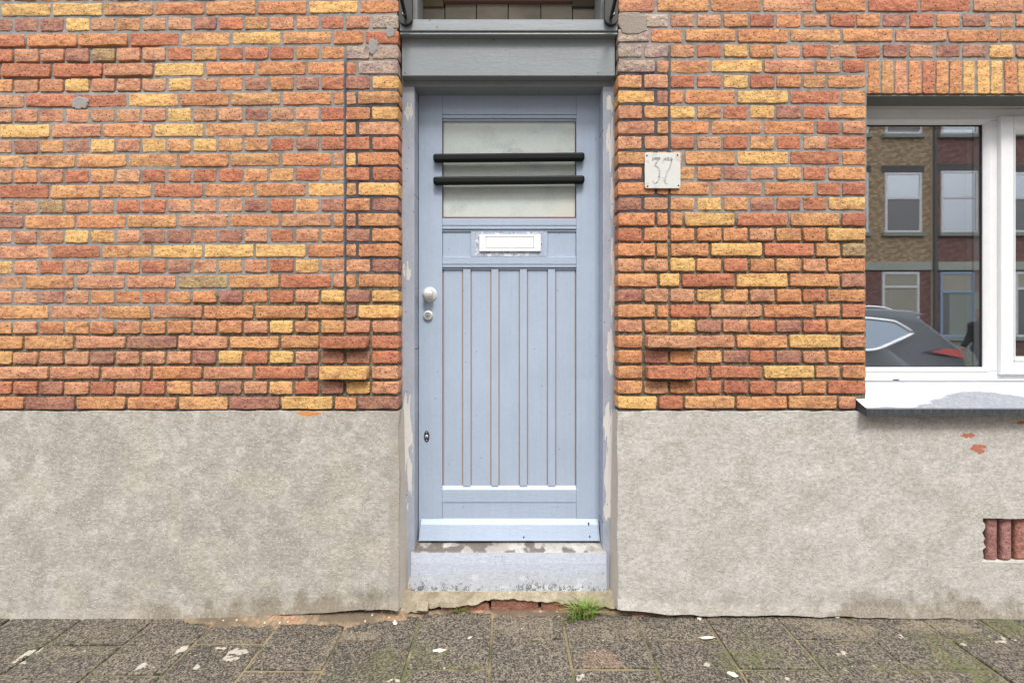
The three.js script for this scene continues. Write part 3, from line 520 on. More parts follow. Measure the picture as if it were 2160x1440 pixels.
  part('cylinder', lathe([[0, 0.0095], [0.0125, 0.0095], [0.0133, 0.009], [0.0133, 0.002]], lx, ly, ZD), std({ color: new THREE.Color(0.5, 0.5, 0.49), metalness: 0.8, roughness: 0.45 }), lock);
  part('keyhole', join(disc(lx, ly - 0.003, ZD + 0.0085, ZD + 0.0105, 0.003, 0.003, 14), bx(lx - 0.0011, lx + 0.0011, ly - 0.009, ly - 0.002, ZD + 0.0085, ZD + 0.0103, 0)), std({ color: new THREE.Color(0.01, 0.01, 0.01), roughness: 1 }), lock);
  const ex = X(900), ey = Y(920), og = lathe([[0, 0.0035], [0.0105, 0.0035], [0.0122, 0.0025], [0.0128, 0], [0.0128, -0.001]], 0, 0, 0); og.scale(1, 2.05, 1); og.translate(ex, ey, ZD);
  const esc = part('escutcheon', planar(og), std({ color: new THREE.Color(0.05, 0.05, 0.055), metalness: 0.5, roughness: 0.45 }), door, 'dark oval escutcheon low on the door');
  part('rim', lathe([[0.0035, 0.0065], [0.0068, 0.006], [0.0075, 0.003]], ex, ey, ZD), chrome, esc); 
  for (const s of [-1, 1]) part('screw', disc(ex, ey + s * 0.0175, ZD + 0.003, ZD + 0.0045, 0.0028, 0.0022, 14), chrome, esc);
}

// ---------------------------------------------------------------- house number
{
  const cx = wx(1396.5), cy = wy(361), h = 0.0752, t = thing('house_number_plate', 'cream square plate with worn number 37, screwed to the bricks beside the door', 'house number', [cx, cy, 0]);
  const z0 = 0.009, s = new THREE.Shape(), r = 0.008; s.moveTo(cx - h + r, cy - h); s.lineTo(cx + h - r, cy - h); s.absarc(cx + h - r, cy - h + r, r, -Math.PI / 2, 0); s.lineTo(cx + h, cy + h - r); s.absarc(cx + h - r, cy + h - r, r, 0, Math.PI / 2); s.lineTo(cx - h + r, cy + h); s.absarc(cx - h + r, cy + h - r, r, Math.PI / 2, Math.PI); s.lineTo(cx - h, cy - h + r); s.absarc(cx - h + r, cy - h + r, r, Math.PI, 1.5 * Math.PI);
  const cream = tex(256, 256, (u, v, o) => { const n = fbm(u * 6, v * 6, 3, 4), f = fbm(u * 60, v * 60, 5, 3); set(o, 222, 221, 214); const k = 0.95 + 0.05 * n + 0.04 * f; o[0] *= k; o[1] *= k; o[2] *= k; tint(o, 190, 186, 176, sstep(0.6, 0.72, n) * 0.5); toAlb(o); });
  const g = new THREE.ExtrudeGeometry(s, { depth: 0.002, bevelEnabled: true, bevelThickness: 0.0012, bevelSize: 0.0008, bevelSegments: 2 }); g.translate(0, 0, z0 - 0.002);
  part('plate', planar(g, 0.15, 0.15), phys({ map: cream, roughness: 0.4 }), t);
  const zoom = (x, y) => [cx + (x - 689) / 9 / 492.9, cy - (y - 728) / 9 / 492.9];
  const worn = phys({ map: tex(512, 512, (u, v, o) => { set(o, 214, 212, 204); const w = fbm(u * 30, v * 30, 12, 4), hi = sstep(0.66, 0.86, v); if (w > 0.60 - 0.2 * hi) tint(o, 118, 118, 115, 0.7); else tint(o, 182, 181, 175, 0.6); toAlb(o); }, true, false), roughness: 0.5 });
  const stroke = (pts) => { const lft = [], rgt = []; pts.forEach(([x, y, w], i) => { const p = pts[Math.max(i - 1, 0)], q = pts[Math.min(i + 1, pts.length - 1)], dx = q[0] - p[0], dy = q[1] - p[1], l = Math.hypot(dx, dy) || 1; const h = w * 0.78; lft.push([x - dy / l * h, y + dx / l * h]); rgt.unshift([x + dy / l * h, y - dx / l * h]); }); const sh = new THREE.Shape([...lft, ...rgt].map(([x, y]) => new THREE.Vector2(...zoom(x, y)))); const e = new THREE.ExtrudeGeometry(sh, { depth: 0.0012, bevelEnabled: true, bevelThickness: 0.0008, bevelSize: 0.0005, bevelSegments: 1 }); e.translate(0, 0, z0); return clean(e); };
  const digit = (strokes, label) => part('digit', planar(mergeGeometries(strokes.map(stroke)), 0.15, 0.15, cx - 0.075, cy - 0.075), worn, t, label);
  digit([[[498, 545, 12], [500, 500, 14], [520, 500, 30], [600, 502, 32], [640, 500, 28]], [[632, 480, 10], [598, 540, 16], [560, 600, 15], [528, 640, 12], [575, 652, 15], [610, 690, 18], [628, 750, 19], [628, 820, 19], [612, 900, 18], [580, 958, 16], [545, 975, 14], [512, 955, 13], [498, 925, 12]]], 'raised worn numeral 3');
  digit([[[698, 540, 8], [712, 515, 24], [780, 512, 36], [850, 508, 36], [872, 500, 26]], [[862, 500, 12], [850, 590, 20], [822, 660, 19], [790, 730, 18], [762, 800, 18], [742, 870, 17], [728, 920, 16], [735, 965, 14], [758, 982, 13], [786, 968, 11]]], 'raised worn numeral 7');
  for (const [x, y] of [[390, 447], [970, 437], [403, 1027], [988, 1012]]) { const [sx, sy] = zoom(x, y); part('screw', disc(sx, sy, z0, z0 + 0.0028, 0.0042, 0.003, 14), std({ color: new THREE.Color(0.07, 0.068, 0.066), metalness: 0.6, roughness: 0.5 }), t); }
}

// ---------------------------------------------------------------- window
const ZW = -0.12, glass = phys({ color: 0xffffff, transmission: 1, thickness: 0, roughness: 0, ior: 2.3, side: THREE.DoubleSide });
{
  const w = thing('window', 'white plastic framed window above a black stone sill with worn white paint', 'window', [2.2, wy(804, ZW), ZW]);
  const pvc = phys({ map: tex(256, 256, (u, v, o) => { const f = fbm(u * 40, v * 40, 5, 3), n = fbm(u * 5, v * 9, 9, 3); set(o, 250, 250, 250); const k = 0.965 + 0.04 * f; o[0] *= k; o[1] *= k; o[2] *= k; toAlb(o); }), roughness: 0.35 });
  const X = (p, z = ZW) => wx(p, z), Y = (p, z = ZW) => wy(p, z), x0 = XW - 0.02, x1 = 3.2, zb = ZW - 0.07, yt = Y(226), yb = Y(804);
  part('lintel', bx(XW + 0.001, LIM_R + 0.7, YS - 0.008, YS - 0.001, -0.13, -0.006, 0.001), std({ color: alb(110, 110, 104), roughness: 0.7 }), w);
  part('lintel_strip', bx(x0, x1, Y(226), YS - 0.0085, -0.2, ZW + 0.025, 0.002), phys({ color: alb(196, 190, 182), roughness: 0.6, bumpMap: paintBump, bumpScale: 0.001 }), w);
  const gx1 = X(2079), gy1 = Y(261), gy0 = Y(774.5);
  part('window_frame', join(bx(x0, x1, gy1 + 0.018, yt - 0.0005, zb, ZW, 0.004), bx(x0, x1, yb, gy0 - 0.018, zb, ZW, 0.004), bx(x0, 1.604, gy0 - 0.018, gy1 + 0.018, zb, ZW - 0.0005, 0.004), bx(gx1 + 0.018, X(2112), gy0 - 0.018, gy1 + 0.018, zb, ZW - 0.0005, 0.004)), pvc, w);
  // glazing beads, bevelled toward the glass
  const bead = (pts) => profile(pts, 0, 1);
  const bs = 0.019, gx0 = 1.604 + bs;
  const ring = (xa, xb, ya, yb2, z) => { const pos = [], idx = []; const P = (x, y, zz) => { pos.push(x, y, zz); return pos.length / 3 - 1; }; const L = [[0, z], [0.006, z + 0.0035], [bs, z + 0.001], [bs, z + 0.006]].map(([o]) => o); const rings = [[0, z - 0.016], [0.001, z - 0.010], [0.009, z - 0.003], [0.0185, z + 0.0025], [0.0195, z - 0.002]].map(([o, zz]) => [P(xa - o, ya - o, zz), P(xb + o, ya - o, zz), P(xb + o, yb2 + o, zz), P(xa - o, yb2 + o, zz)]); for (let r = 0; r + 1 < rings.length; r++) for (let i = 0; i < 4; i++) { const k = (i + 1) % 4, A = rings[r], B = rings[r + 1]; idx.push(A[i], B[i], B[k], A[i], B[k], A[k]); } const g = new THREE.BufferGeometry(); g.setAttribute('position', new THREE.Float32BufferAttribute(pos, 3)); g.setIndex(idx); const q = g.toNonIndexed(); q.computeVertexNormals(); return planar(q); };
  part('glazing_bead', ring(gx0, gx1, gy0, gy1, ZW), pvc, w);
  part('gasket', join(bx(gx0 - 0.002, gx1 + 0.002, gy0 - 0.002, gy0 + 0.002, ZW - 0.022, ZW - 0.0135, 0), bx(gx0 - 0.002, gx1 + 0.002, gy1 - 0.003, gy1 + 0.002, ZW - 0.022, ZW - 0.0135, 0), bx(gx1 - 0.003, gx1 + 0.002, gy0 + 0.002, gy1 - 0.003, ZW - 0.022, ZW - 0.0135, 0)), std({ color: new THREE.Color(0.015, 0.015, 0.016), roughness: 0.7 }), w);
  for (const z of [ZW - 0.018, ZW - 0.034]) part('pane', bx(gx0 - 0.01, gx1 + 0.01, gy0 - 0.01, gy1 + 0.01, z - 0.0005, z, 0), glass, w);
  // opening sash beside it
  const zs = ZW + 0.016, sx0 = wx(2113, zs), sy1 = wy(244, zs), sy0 = wy(790, zs), hx = wx(2149, zs), hy1 = wy(281, zs), hy0 = wy(752, zs), sx1 = sx0 + 0.62;
  part('window_frame', bx(sx1 + 0.01, x1, gy0 - 0.018, gy1 + 0.018, zb, ZW - 0.0005, 0.004), pvc, w);
  const sash = part('sash', join(bx(sx0, hx - 0.019, sy0, sy1, ZW - 0.05, zs, 0.004), bx(sx1 - (hx - sx0) + 0.019, sx1, sy0, sy1, ZW - 0.05, zs, 0.004), bx(hx - 0.019, sx1 - (hx - sx0) + 0.019, hy1 + 0.019, sy1, ZW - 0.05, zs - 0.0004, 0.004), bx(hx - 0.019, sx1 - (hx - sx0) + 0.019, sy0, hy0 - 0.019, ZW - 0.05, zs - 0.0004, 0.004)), pvc, w);
  part('glazing_bead', ring(hx, sx1 - (hx - sx0), hy0, hy1, zs), pvc, sash);
  for (const z of [zs - 0.0185, zs - 0.0345]) part('pane', bx(hx - 0.01, sx1 - (hx - sx0) + 0.01, hy0 - 0.01, hy1 + 0.01, z - 0.0005, z, 0), glass, sash);
  part('drain_slot', bx(X(1884), X(1897), Y(802), Y(799.5), ZW - 0.01, ZW + 0.0008, 0), std({ color: new THREE.Color(0.02, 0.02, 0.02), roughness: 1 }), w);
  // stone sill
  const zf = 0.05, yf = wy(861, zf), th = 0.035, zbk = -0.13, ybk = Y(804) - 0.001, sxl = wx(1829, zf), SW = 1.6;
  const slope = (z) => mix(ybk, yf, (z - zbk) / (zf - zbk)) , g = profile([[zbk, ybk - 0.06], [zf, yf - th], [zf + 0.001, yf - 0.003], [zf - 0.003, yf], [zbk, ybk]], sxl, sxl + SW);
  planar(g, SW, 0.4, sxl, 0.85);
  { const p = g.attributes.position, uv = g.attributes.uv; for (let i = 0; i < p.count; i++) uv.setXY(i, (p.getX(i) - sxl) / SW, g.attributes.normal.getY(i) > 0.5 ? 0.5 + 0.5 * (p.getZ(i) - zbk) / (zf - zbk) : 0.25 * (p.getY(i) - 0.85) / 0.2 + 0.1); }
  part('sill', g, phys({ map: tex(1024, 256, (u, v, o) => {
    const x = u * SW, n = fbm(x * 12, v * 6, 3, 4), f = fbm(x * 160, v * 40, 5, 3), e = hash(Math.floor(u * 1024), Math.floor(v * 256), 4);
    set(o, 48 + 40 * f, 50 + 40 * f, 53 + 40 * f); if (e > 0.97) tint(o, 150, 150, 150, 0.5);
    if (v > 0.5) { const t = (v - 0.5) * 2; const edge = 0.97 - 0.62 * Math.exp(-(((x - 0.58) / 0.26) ** 2)) + (n - 0.5) * 0.22; const cov = sstep(0.06, -0.06, t - edge); set(o, 112 + 44 * f, 116 + 44 * f, 122 + 44 * f); tint(o, 222, 226, 232, cov); if (t > 0.975) tint(o, 60, 62, 66, 0.6); }
    toAlb(o);
  }, true, false), bumpMap: gritBump, bumpScale: 0.001, roughness: 0.5 }), w);
}
// dim room behind the panes
{
  const m = std({ color: new THREE.Color(0.16, 0.15, 0.14), roughness: 0.95 }), X0 = XW - 0.15, X1 = 3.6, Y0 = 0.35, Y1 = 2.75, Z0 = -3.6, Z1 = -0.262;
  for (const [n, b] of [['room_floor', [X0, X1, Y0 - 0.1, Y0, Z0, Z1]], ['room_ceiling', [X0, X1, Y1, Y1 + 0.1, Z0, Z1]], ['room_wall', [X0 - 0.1, X0, Y0 - 0.1, Y1 + 0.1, Z0 - 0.1, Z1]], ['room_wall', [X1, X1 + 0.1, Y0 - 0.1, Y1 + 0.1, Z0 - 0.1, Z1]], ['room_wall', [X0, X1, Y0, Y1, Z0 - 0.1, Z0]], ['room_wall', [LIM_R, X1, Y0 - 0.1, YS, Z1 - 0.01, Z1 + 0.01]]]) if (n !== 'room_wall' || b[4] !== Z1 - 0.01) ground(n, bx(...b, 0), m);
}

// ---------------------------------------------------------------- footing under the threshold
{
  const t = thing('door_footing', 'cracked cement footing with red brick showing, under the blue threshold', 'footing', [0, 0, -0.05]);
  const cem = std({ map: tex(512, 128, (u, v, o) => { const n = fbm(u * 20, v * 6, 3, 4), f = fbm(u * 160, v * 40, 6, 3); set(o, 170, 159, 136); const k = 0.86 + 0.28 * f; o[0] *= k; o[1] *= k; o[2] *= k; tint(o, 150, 138, 116, sstep(0.5, 0.66, n) * 0.6); toAlb(o); }), bumpMap: gritBump, bumpScale: 0.002, roughness: 0.96 });
  const lower = (px) => px < 905 ? 1287 : px < 980 ? 1281 - (px - 905) * 0.05 : px < 1035 ? 1278 - (px - 980) * 0.26 : px < 1090 ? 1263 : px < 1200 ? 1265 + (px - 1090) * 0.06 : 1272 + (px - 1200) * 0.11;
  const g = sheet(axis(JL[0] - 0.02, JR[1] + 0.02, 0.008), axis(0, 1, 0.125), (x, v) => { const z = -0.046 + 0.02 * (1 - v), px = x * F / 1.955 + CX, yb = wy(lower(px), -0.03) + (fbm(x * 60, 3, 4, 2) - 0.5) * 0.012, yt = 0.082; return [x, mix(yb, yt, v), z + (fbm(x * 40, v * 3, 8, 2) - 0.5) * 0.008 + (px < 900 ? 0.012 * (1 - v) : 0)]; }, () => true, -0.12);
  part('cement_fillet', planar(g, 0.8, 0.2), cem, t);
  const R = rng(41), red = alb(164, 114, 92).toArray();
  for (const [a, b, y0, y1, c] of [[930, 1032, 1272, 1297, red], [1036, 1136, 1256, 1294, red], [1142, 1232, 1266, 1296, red], [1236, 1300, 1272, 1300, [0.2, 0.12, 0.09]]]) part('brick', brickGeo(wx(a, -0.04), wx(b, -0.04), wy(y1, -0.04) - 0.02, wy(y0, -0.04), -0.037, -0.1, R, c), clay[1], t);
  const loose = new THREE.BoxGeometry(0.048, 0.036, 0.012, 3, 3, 1); { const p = loose.attributes.position; for (let i = 0; i < p.count; i++) p.setXYZ(i, p.getX(i) + (hash(i, 1, 2) - 0.5) * 0.002, p.getY(i) + (hash(i, 2, 3) - 0.5) * 0.002, p.getZ(i)); } loose.rotateX(-0.5); loose.rotateZ(-0.04); loose.translate(wx(891, -0.01), wy(1278, -0.01), -0.012);
  const l = thing('cement_chip', 'flat loose piece of cement leaning at the foot of the door frame', 'cement chip', [wx(891, -0.01), 0, -0.012]); part('chip', planar(loose, 0.8, 0.2), cem, l);
}

// ---------------------------------------------------------------- pavement
const COLS = [-2.72, -2.42, -2.115, -1.81, -1.503, -1.236, -0.957, -0.674, -0.375, -0.068, 0.2325, 0.541, 0.84, 1.146, 1.452, 1.757, 2.0, 2.305, 2.61];
const PV = [-2.75, -0.06, 5.4, 0.84];                                       // x0, z0, width, depth of the picture of the paving
const near = (x, z, cx, cz, rx, rz) => ((x - cx) / rx) ** 2 + ((z - cz) / rz) ** 2;
const gx = (px, py) => { const Z = F * CH / (py - CY); return [(px - CX) * Z / F, CZ - Z]; };
const lichen = [[510, 1372, 0.055, 0.03], [485, 1388, 0.03, 0.02], [470, 1366, 0.03, 0.012], [385, 1367, 0.03, 0.03], [60, 1375, 0.045, 0.035], [40, 1397, 0.035, 0.02], [2118, 1350, 0.055, 0.03], [1780, 1378, 0.03, 0.022], [1222, 1428, 0.025, 0.03], [415, 1405, 0.012, 0.015], [1490, 1402, 0.03, 0.02], [300, 1405, 0.02, 0.02], [832, 1437, 0.03, 0.012], [1660, 1432, 0.02, 0.01], [2030, 1360, 0.02, 0.012], [1905, 1341, 0.025, 0.02]].map(([px, py, rx, rz]) => [...gx(px, py), rx, rz]);
const moss = [[860, 1400, 0.16, 0.12, 0.9], [960, 1405, 0.10, 0.03, 0.9], [1560, 1395, 0.16, 0.05, 0.8], [1660, 1405, 0.3, 0.08, 0.5], [1990, 1345, 0.2, 0.05, 0.8], [2030, 1395, 0.10, 0.14, 0.9], [2120, 1320, 0.12, 0.06, 1.2], [1960, 1410, 0.25, 0.03, 0.9], [2080, 1430, 0.09, 0.08, 1.0], [780, 1420, 0.2, 0.1, 0.35], [140, 1360, 0.3, 0.1, 0.3], [1600, 1360, 0.1, 0.1, 0.4]].map(([px, py, rx, rz, k]) => [...gx(px, py), rx, rz, k]);
const dust = [[1770, 1325, 0.17, 0.05, 0.9], [1990, 1320, 0.22, 0.045, 0.95], [760, 1340, 0.09, 0.03, 0.9], [680, 1395, 0.03, 0.14, 0.6], [1115, 1318, 0.16, 0.07, 0.75], [490, 1352, 0.14, 0.018, 0.7], [150, 1372, 0.16, 0.02, 0.5], [1300, 1330, 0.2, 0.08, 0.45], [1700, 1310, 0.5, 0.03, 0.4]].map(([px, py, rx, rz, k]) => [...gx(px, py), rx, rz, k]);
const paveMap = tex(2048, 512, (u, v, o) => {
  const X = PV[0] + u * PV[2], Z = PV[1] + v * PV[3], n = fbm(X * 5, Z * 5, 3, 3), c = vn(X * 250, Z * 235, 7) * 0.6 + hash(Math.floor(u * 2048), Math.floor(v * 512), 9) * 0.4, col = hash(COLS.findIndex((q) => q > X), Z > 0.14 ? 1 : 0, 3);
  const base = 92 + (col - 0.5) * 20 + (n - 0.5) * 26; set(o, base * 1.03, base * 0.95, base * 0.82);
  if (c > 0.56) tint(o, 146, 132, 114, sstep(0.54, 0.70, c) * 0.8); else if (c < 0.5) tint(o, 32, 29, 26, sstep(0.5, 0.34, c) * 0.9);
  const rag = fbm(X * 24, Z * 24, 13, 4) - 0.5, fine = fbm(X * 90, Z * 90, 17, 3);
  for (const [cx, cz, rx, rz, k] of dust) { const q = near(X, Z, cx, cz, rx, rz) + rag * 2; if (q < 1) tint(o, 126 + 24 * fine, 115 + 22 * fine, 96 + 20 * fine, k * sstep(1, 0.4, q) * (c < 0.44 ? 0.35 : 0.9)); }
  for (const [cx, cz, rx, rz, k] of moss) { const q = near(X, Z, cx, cz, rx, rz) + rag * 2.4; if (q < 1) tint(o, 70 + 30 * fine, 74 + 32 * fine, 36 + 18 * fine, clamp(0.5 * k * sstep(1, 0.2, q) * (0.25 + 0.75 * sstep(0.4, 0.6, fine)))); }
  for (const [cx, cz, rx, rz] of lichen) { const q = near(X, Z, cx, cz, rx, rz) + (fbm(X * 60, Z * 60, 23, 3) - 0.5) * 3.0; if (q < 0.25) tint(o, 200, 192, 176, 0.75); }
  const [d, id] = spots(X * 26, Z * 26, 61); if (id > 0.955) tint(o, 200, 190, 174, sstep(0.13 * id, 0.05, d) * 0.8);
  const rust = near(X, Z, ...gx(1270, 1390), 0.09, 0.06) + rag * 2; if (rust < 1) tint(o, 172, 132, 106, 0.3 * sstep(1, 0.4, rust));
  toAlb(o);
}, true, false);
const paveBump = tex(1024, 256, (u, v, o) => { const X = u * PV[2] / 2, Z = v * PV[3] / 2, h = 255 * (vn(X * 150, Z * 140, 7) * 0.6 + vn(X * 320, Z * 300, 9) * 0.4); set(o, h, h, h); }, false);
paveBump.repeat.set(2, 2);
const paveMat = std({ map: paveMap, bumpMap: paveBump, bumpScale: 0.002, roughness: 0.9 });
const pavement = (() => {
  const xs = axis(-2.72, 2.61, 0.02), zs = axis(-0.05, 0.75, 0.02), bedMap = tex(1024, 160, (u, v, o) => {
    const X = -2.75 + u * 5.4, Z = -0.06 + v * 0.84, n = fbm(X * 9, Z * 9, 5, 4), f = fbm(X * 120, Z * 120, 7, 3), right = sstep(1.0, 1.5, X) * 0.5 + sstep(-0.55, -0.35, X) * sstep(-0.1, -0.3, X) + sstep(-1.0, -1.6, X) * 0.35;
    set(o, 134 + 40 * (f - 0.5), 121 + 38 * (f - 0.5), 90 + 30 * (f - 0.5)); tint(o, 84 + 22 * f, 84 + 24 * f, 56 + 14 * f, clamp(sstep(0.52 - right * 0.25, 0.68 - right * 0.25, n))); tint(o, 90, 80, 62, sstep(0.55, 0.7, fbm(X * 7 + 3, Z * 7, 15, 3)) * 0.5); toAlb(o);
  }, true, false);
  const g = new THREE.PlaneGeometry(5.33, 0.8, 400, 60); g.rotateX(-Math.PI / 2); g.translate(-0.055, 0, 0.35);
  { const p = g.attributes.position; for (let i = 0; i < p.count; i++) p.setY(i, -0.0055 + (fbm(p.getX(i) * 30, p.getZ(i) * 30, 8, 3) - 0.5) * 0.007); g.computeVertexNormals(); }
  const m = ground('pavement', planarTop(g, 5.4, 0.84, -2.75, -0.06), std({ map: bedMap, bumpMap: gritBump, bumpScale: 0.002, roughness: 1 }));
  m.userData.label = 'grey brown concrete slab pavement with mossy joints along the foot of the wall';
  const R = rng(3);
  for (let c = 0; c + 1 < COLS.length; c++) {
    const odd = ((c % 2) + 2) % 2 === 1, zz = odd ? [-0.045, 0.137 + (R() - 0.5) * 0.014 + (COLS[c] < -1 ? 0.026 : 0), 0.44, 0.742] : [-0.045, 0.29 + (R() - 0.5) * 0.012 + (COLS[c] < -1 ? 0.022 : 0), 0.59, 0.742];
    for (let r = 0; r + 1 < zz.length; r++) {
      const j = () => 0.0035 + R() * 0.002, x0 = COLS[c] + j(), x1 = COLS[c + 1] - j(), z0 = zz[r] + j(), z1 = zz[r + 1] - j(), dy = (R() - 0.5) * 0.005;
      const q = new RoundedBoxGeometry(x1 - x0, 0.05, z1 - z0, 1, 0.004); const p = q.attributes.position; const ta = (R() - 0.5) * 0.012, tb = (R() - 0.5) * 0.01;
      for (let i = 0; i < p.count; i++) p.setY(i, p.getY(i) + p.getX(i) * ta + p.getZ(i) * tb);
      q.translate((x0 + x1) / 2, -0.025 + dy, (z0 + z1) / 2);
      part('paving_slab', planarTop(q, PV[2], PV[3], PV[0], PV[1]), paveMat, m);
    }
  }
  return m;
})();
// sand and soil swept against the foot of the wall
{
  const xs = axis(-1.56, 1.2, 0.012), zs = axis(-0.12, 0.075, 0.01);
  const g = new THREE.PlaneGeometry(1, 1, xs.length - 1, zs.length - 1), p = g.attributes.position; let i = 0;
  for (const z of [...zs].reverse()) for (const x of xs) { const amp = (x < -0.44 ? 0.032 * sstep(-1.56, -1.0, x) : x < 0.48 ? 0.010 : 0.02 * sstep(1.15, 0.6, x)), wide = x < -0.44 ? 0.02 + 0.045 * sstep(-1.56, -1.35, x) * sstep(-0.44, -0.7, x) + 0.012 : x < 0.48 ? 0.012 : 0.008; p.setXYZ(i++, x, -0.004 + amp * sstep(wide, -0.07, z + (fbm(x * 18, z * 18, 5, 3) - 0.5) * 0.03) * 1.3 - 0.003 * sstep(wide - 0.02, wide + 0.02, z) + (fbm(x * 70, z * 70, 9, 2) - 0.5) * 0.004, z); }
  const q = g; q.computeVertexNormals(); if (q.attributes.normal.getY(20) < 0) { q.index.array.reverse(); q.computeVertexNormals(); }
  ground('sand', planarTop(q, 1, 1, 0, 0), std({ map: tex(1024, 256, (u, v, o) => { const x = u * 3, z = v * 0.75, n = fbm(x * 8, z * 12, 5, 4), f = fbm(x * 130, z * 130, 7, 3); set(o, 138, 118, 94); const k = 0.75 + 0.5 * f; o[0] *= k; o[1] *= k; o[2] *= k; tint(o, 160 * k, 122 * k, 96 * k, sstep(0.5, 0.62, n) * 0.7); tint(o, 92, 80, 66, sstep(0.5, 0.36, n) * 0.7); const [d, id] = spots(x * 40, z * 40, 5); if (id > 0.9) tint(o, 220, 210, 196, sstep(0.2, 0.08, d)); toAlb(o); }), bumpMap: gritBump, bumpScale: 0.003, roughness: 1 }), 'structure').material.map.repeat.set(1 / 3, 1 / 0.75);
}
// grass in the joint
function tuft(label, px, py, n, len, spread, seed, lean, tone) {
  const [x, z] = gx(px, py), t = thing('grass_tuft', label, 'grass', [x, 0, z], 'grass growing at the foot of the door'), R = rng(seed), gs = [[], [], []];
  for (let i = 0; i < n; i++) {
    const a = R() * 6.283, L = len * (0.45 + 0.55 * R()), bx0 = x + (R() - 0.5) * spread, bz0 = z + (R() - 0.5) * spread * 0.35, w = 0.0016 + R() * 0.0014, out = 0.3 + R() * 1.25, pos = [], idx = [], N = 5;
    const dx = Math.cos(a) * out + lean, dz = Math.sin(a) * out * 0.6;
    for (let k = 0; k <= N; k++) { const s = k / N, h = L * (s - 0.38 * out * s * s), r = L * 0.75 * s * s + L * 0.12 * s, ww = w * (1 - s * s * 0.92); pos.push(bx0 + dx * r - ww * Math.sin(a), 0.002 + Math.max(h, 0.001), bz0 + dz * r + ww * Math.cos(a), bx0 + dx * r + ww * Math.sin(a), 0.002 + Math.max(h, 0.001), bz0 + dz * r - ww * Math.cos(a)); if (k) { const b = k * 2; idx.push(b - 2, b - 1, b + 1, b - 2, b + 1, b); } }
    const g = new THREE.BufferGeometry(); g.setAttribute('position', new THREE.Float32BufferAttribute(pos, 3)); g.setIndex(idx); g.computeVertexNormals(); gs[Math.floor(R() * 3)].push(g);
  }
  const cols = tone;
  gs.forEach((l, i) => { if (l.length) { const m = part('blades', mergeGeometries(l), phys({ color: cols[i], roughness: 0.55, transmission: 0.3, thickness: 0, side: THREE.DoubleSide }), t); m.userData.kind = 'stuff'; } });
}
tuft('bright green grass tuft under the number plate end of the threshold', 1232, 1303, 130, 0.125, 0.085, 4, 0.12, [alb(122, 166, 60), alb(150, 188, 80), alb(158, 156, 88)]);
tuft('thin green grass shoots just beside the bright tuft', 1206, 1312, 12, 0.075, 0.03, 8, -0.25, [alb(128, 166, 60), alb(158, 180, 82), alb(150, 150, 64)]);
tuft('small olive moss-like grass tuft under the doorknob end of the threshold', 972, 1291, 60, 0.035, 0.075, 6, 0, [alb(132, 140, 60), alb(150, 140, 74), alb(104, 124, 44)]);
// pale scraps lying on the slabs
{
  const R = rng(19), pale = std({ color: alb(206, 198, 186), roughness: 0.8, side: THREE.DoubleSide });
  for (const [px, py, w, d, turn, label] of [[927, 1373, 0.046, 0.012, 0.1, 'white flat scrap lying on a slab in front of the doorknob'], [1491, 1346, 0.062, 0.008, 0.06, 'thin white stick lying in a joint before the rendered base'], [1547, 1424, 0.034, 0.014, -0.7, 'white shard near the front of the pavement'], [833, 1314, 0.022, 0.018, 0.5, 'small white crumb beside the foot of the doorway'], [1768, 1302, 0.026, 0.008, 0.35, 'pale sliver against the wall below the window sill'], [1476, 1306, 0.02, 0.012, -0.2, 'pale crumb against the wall past the number plate'], [991, 1346, 0.022, 0.006, 0.6, 'short pale twig before the door'], [551, 1305, 0.014, 0.012, 0.3, 'white pebble on the swept sand']]) {
    const [x, z] = gx(px, py), t = thing('pale_scrap', label, 'scrap', [x, 0, z], 'pale scraps on the pavement'), g = new THREE.IcosahedronGeometry(1, 1), p = g.attributes.position;
    for (let i = 0; i < p.count; i++) { const k = 0.45 + 0.9 * hash(Math.round(p.getX(i) * 50), Math.round(p.getY(i) * 50) + Math.round(p.getZ(i) * 50) * 7, px); p.setXYZ(i, p.getX(i) * k * w / 2, p.getY(i) * 0.003, p.getZ(i) * k * d / 2 * 1.6); }
    g.computeVertexNormals(); g.rotateY(turn); g.translate(x, 0.003, z); part('scrap', planar(g), pale, t);
  }
}
// ---------------------------------------------------------------- street behind the camera, seen in the panes

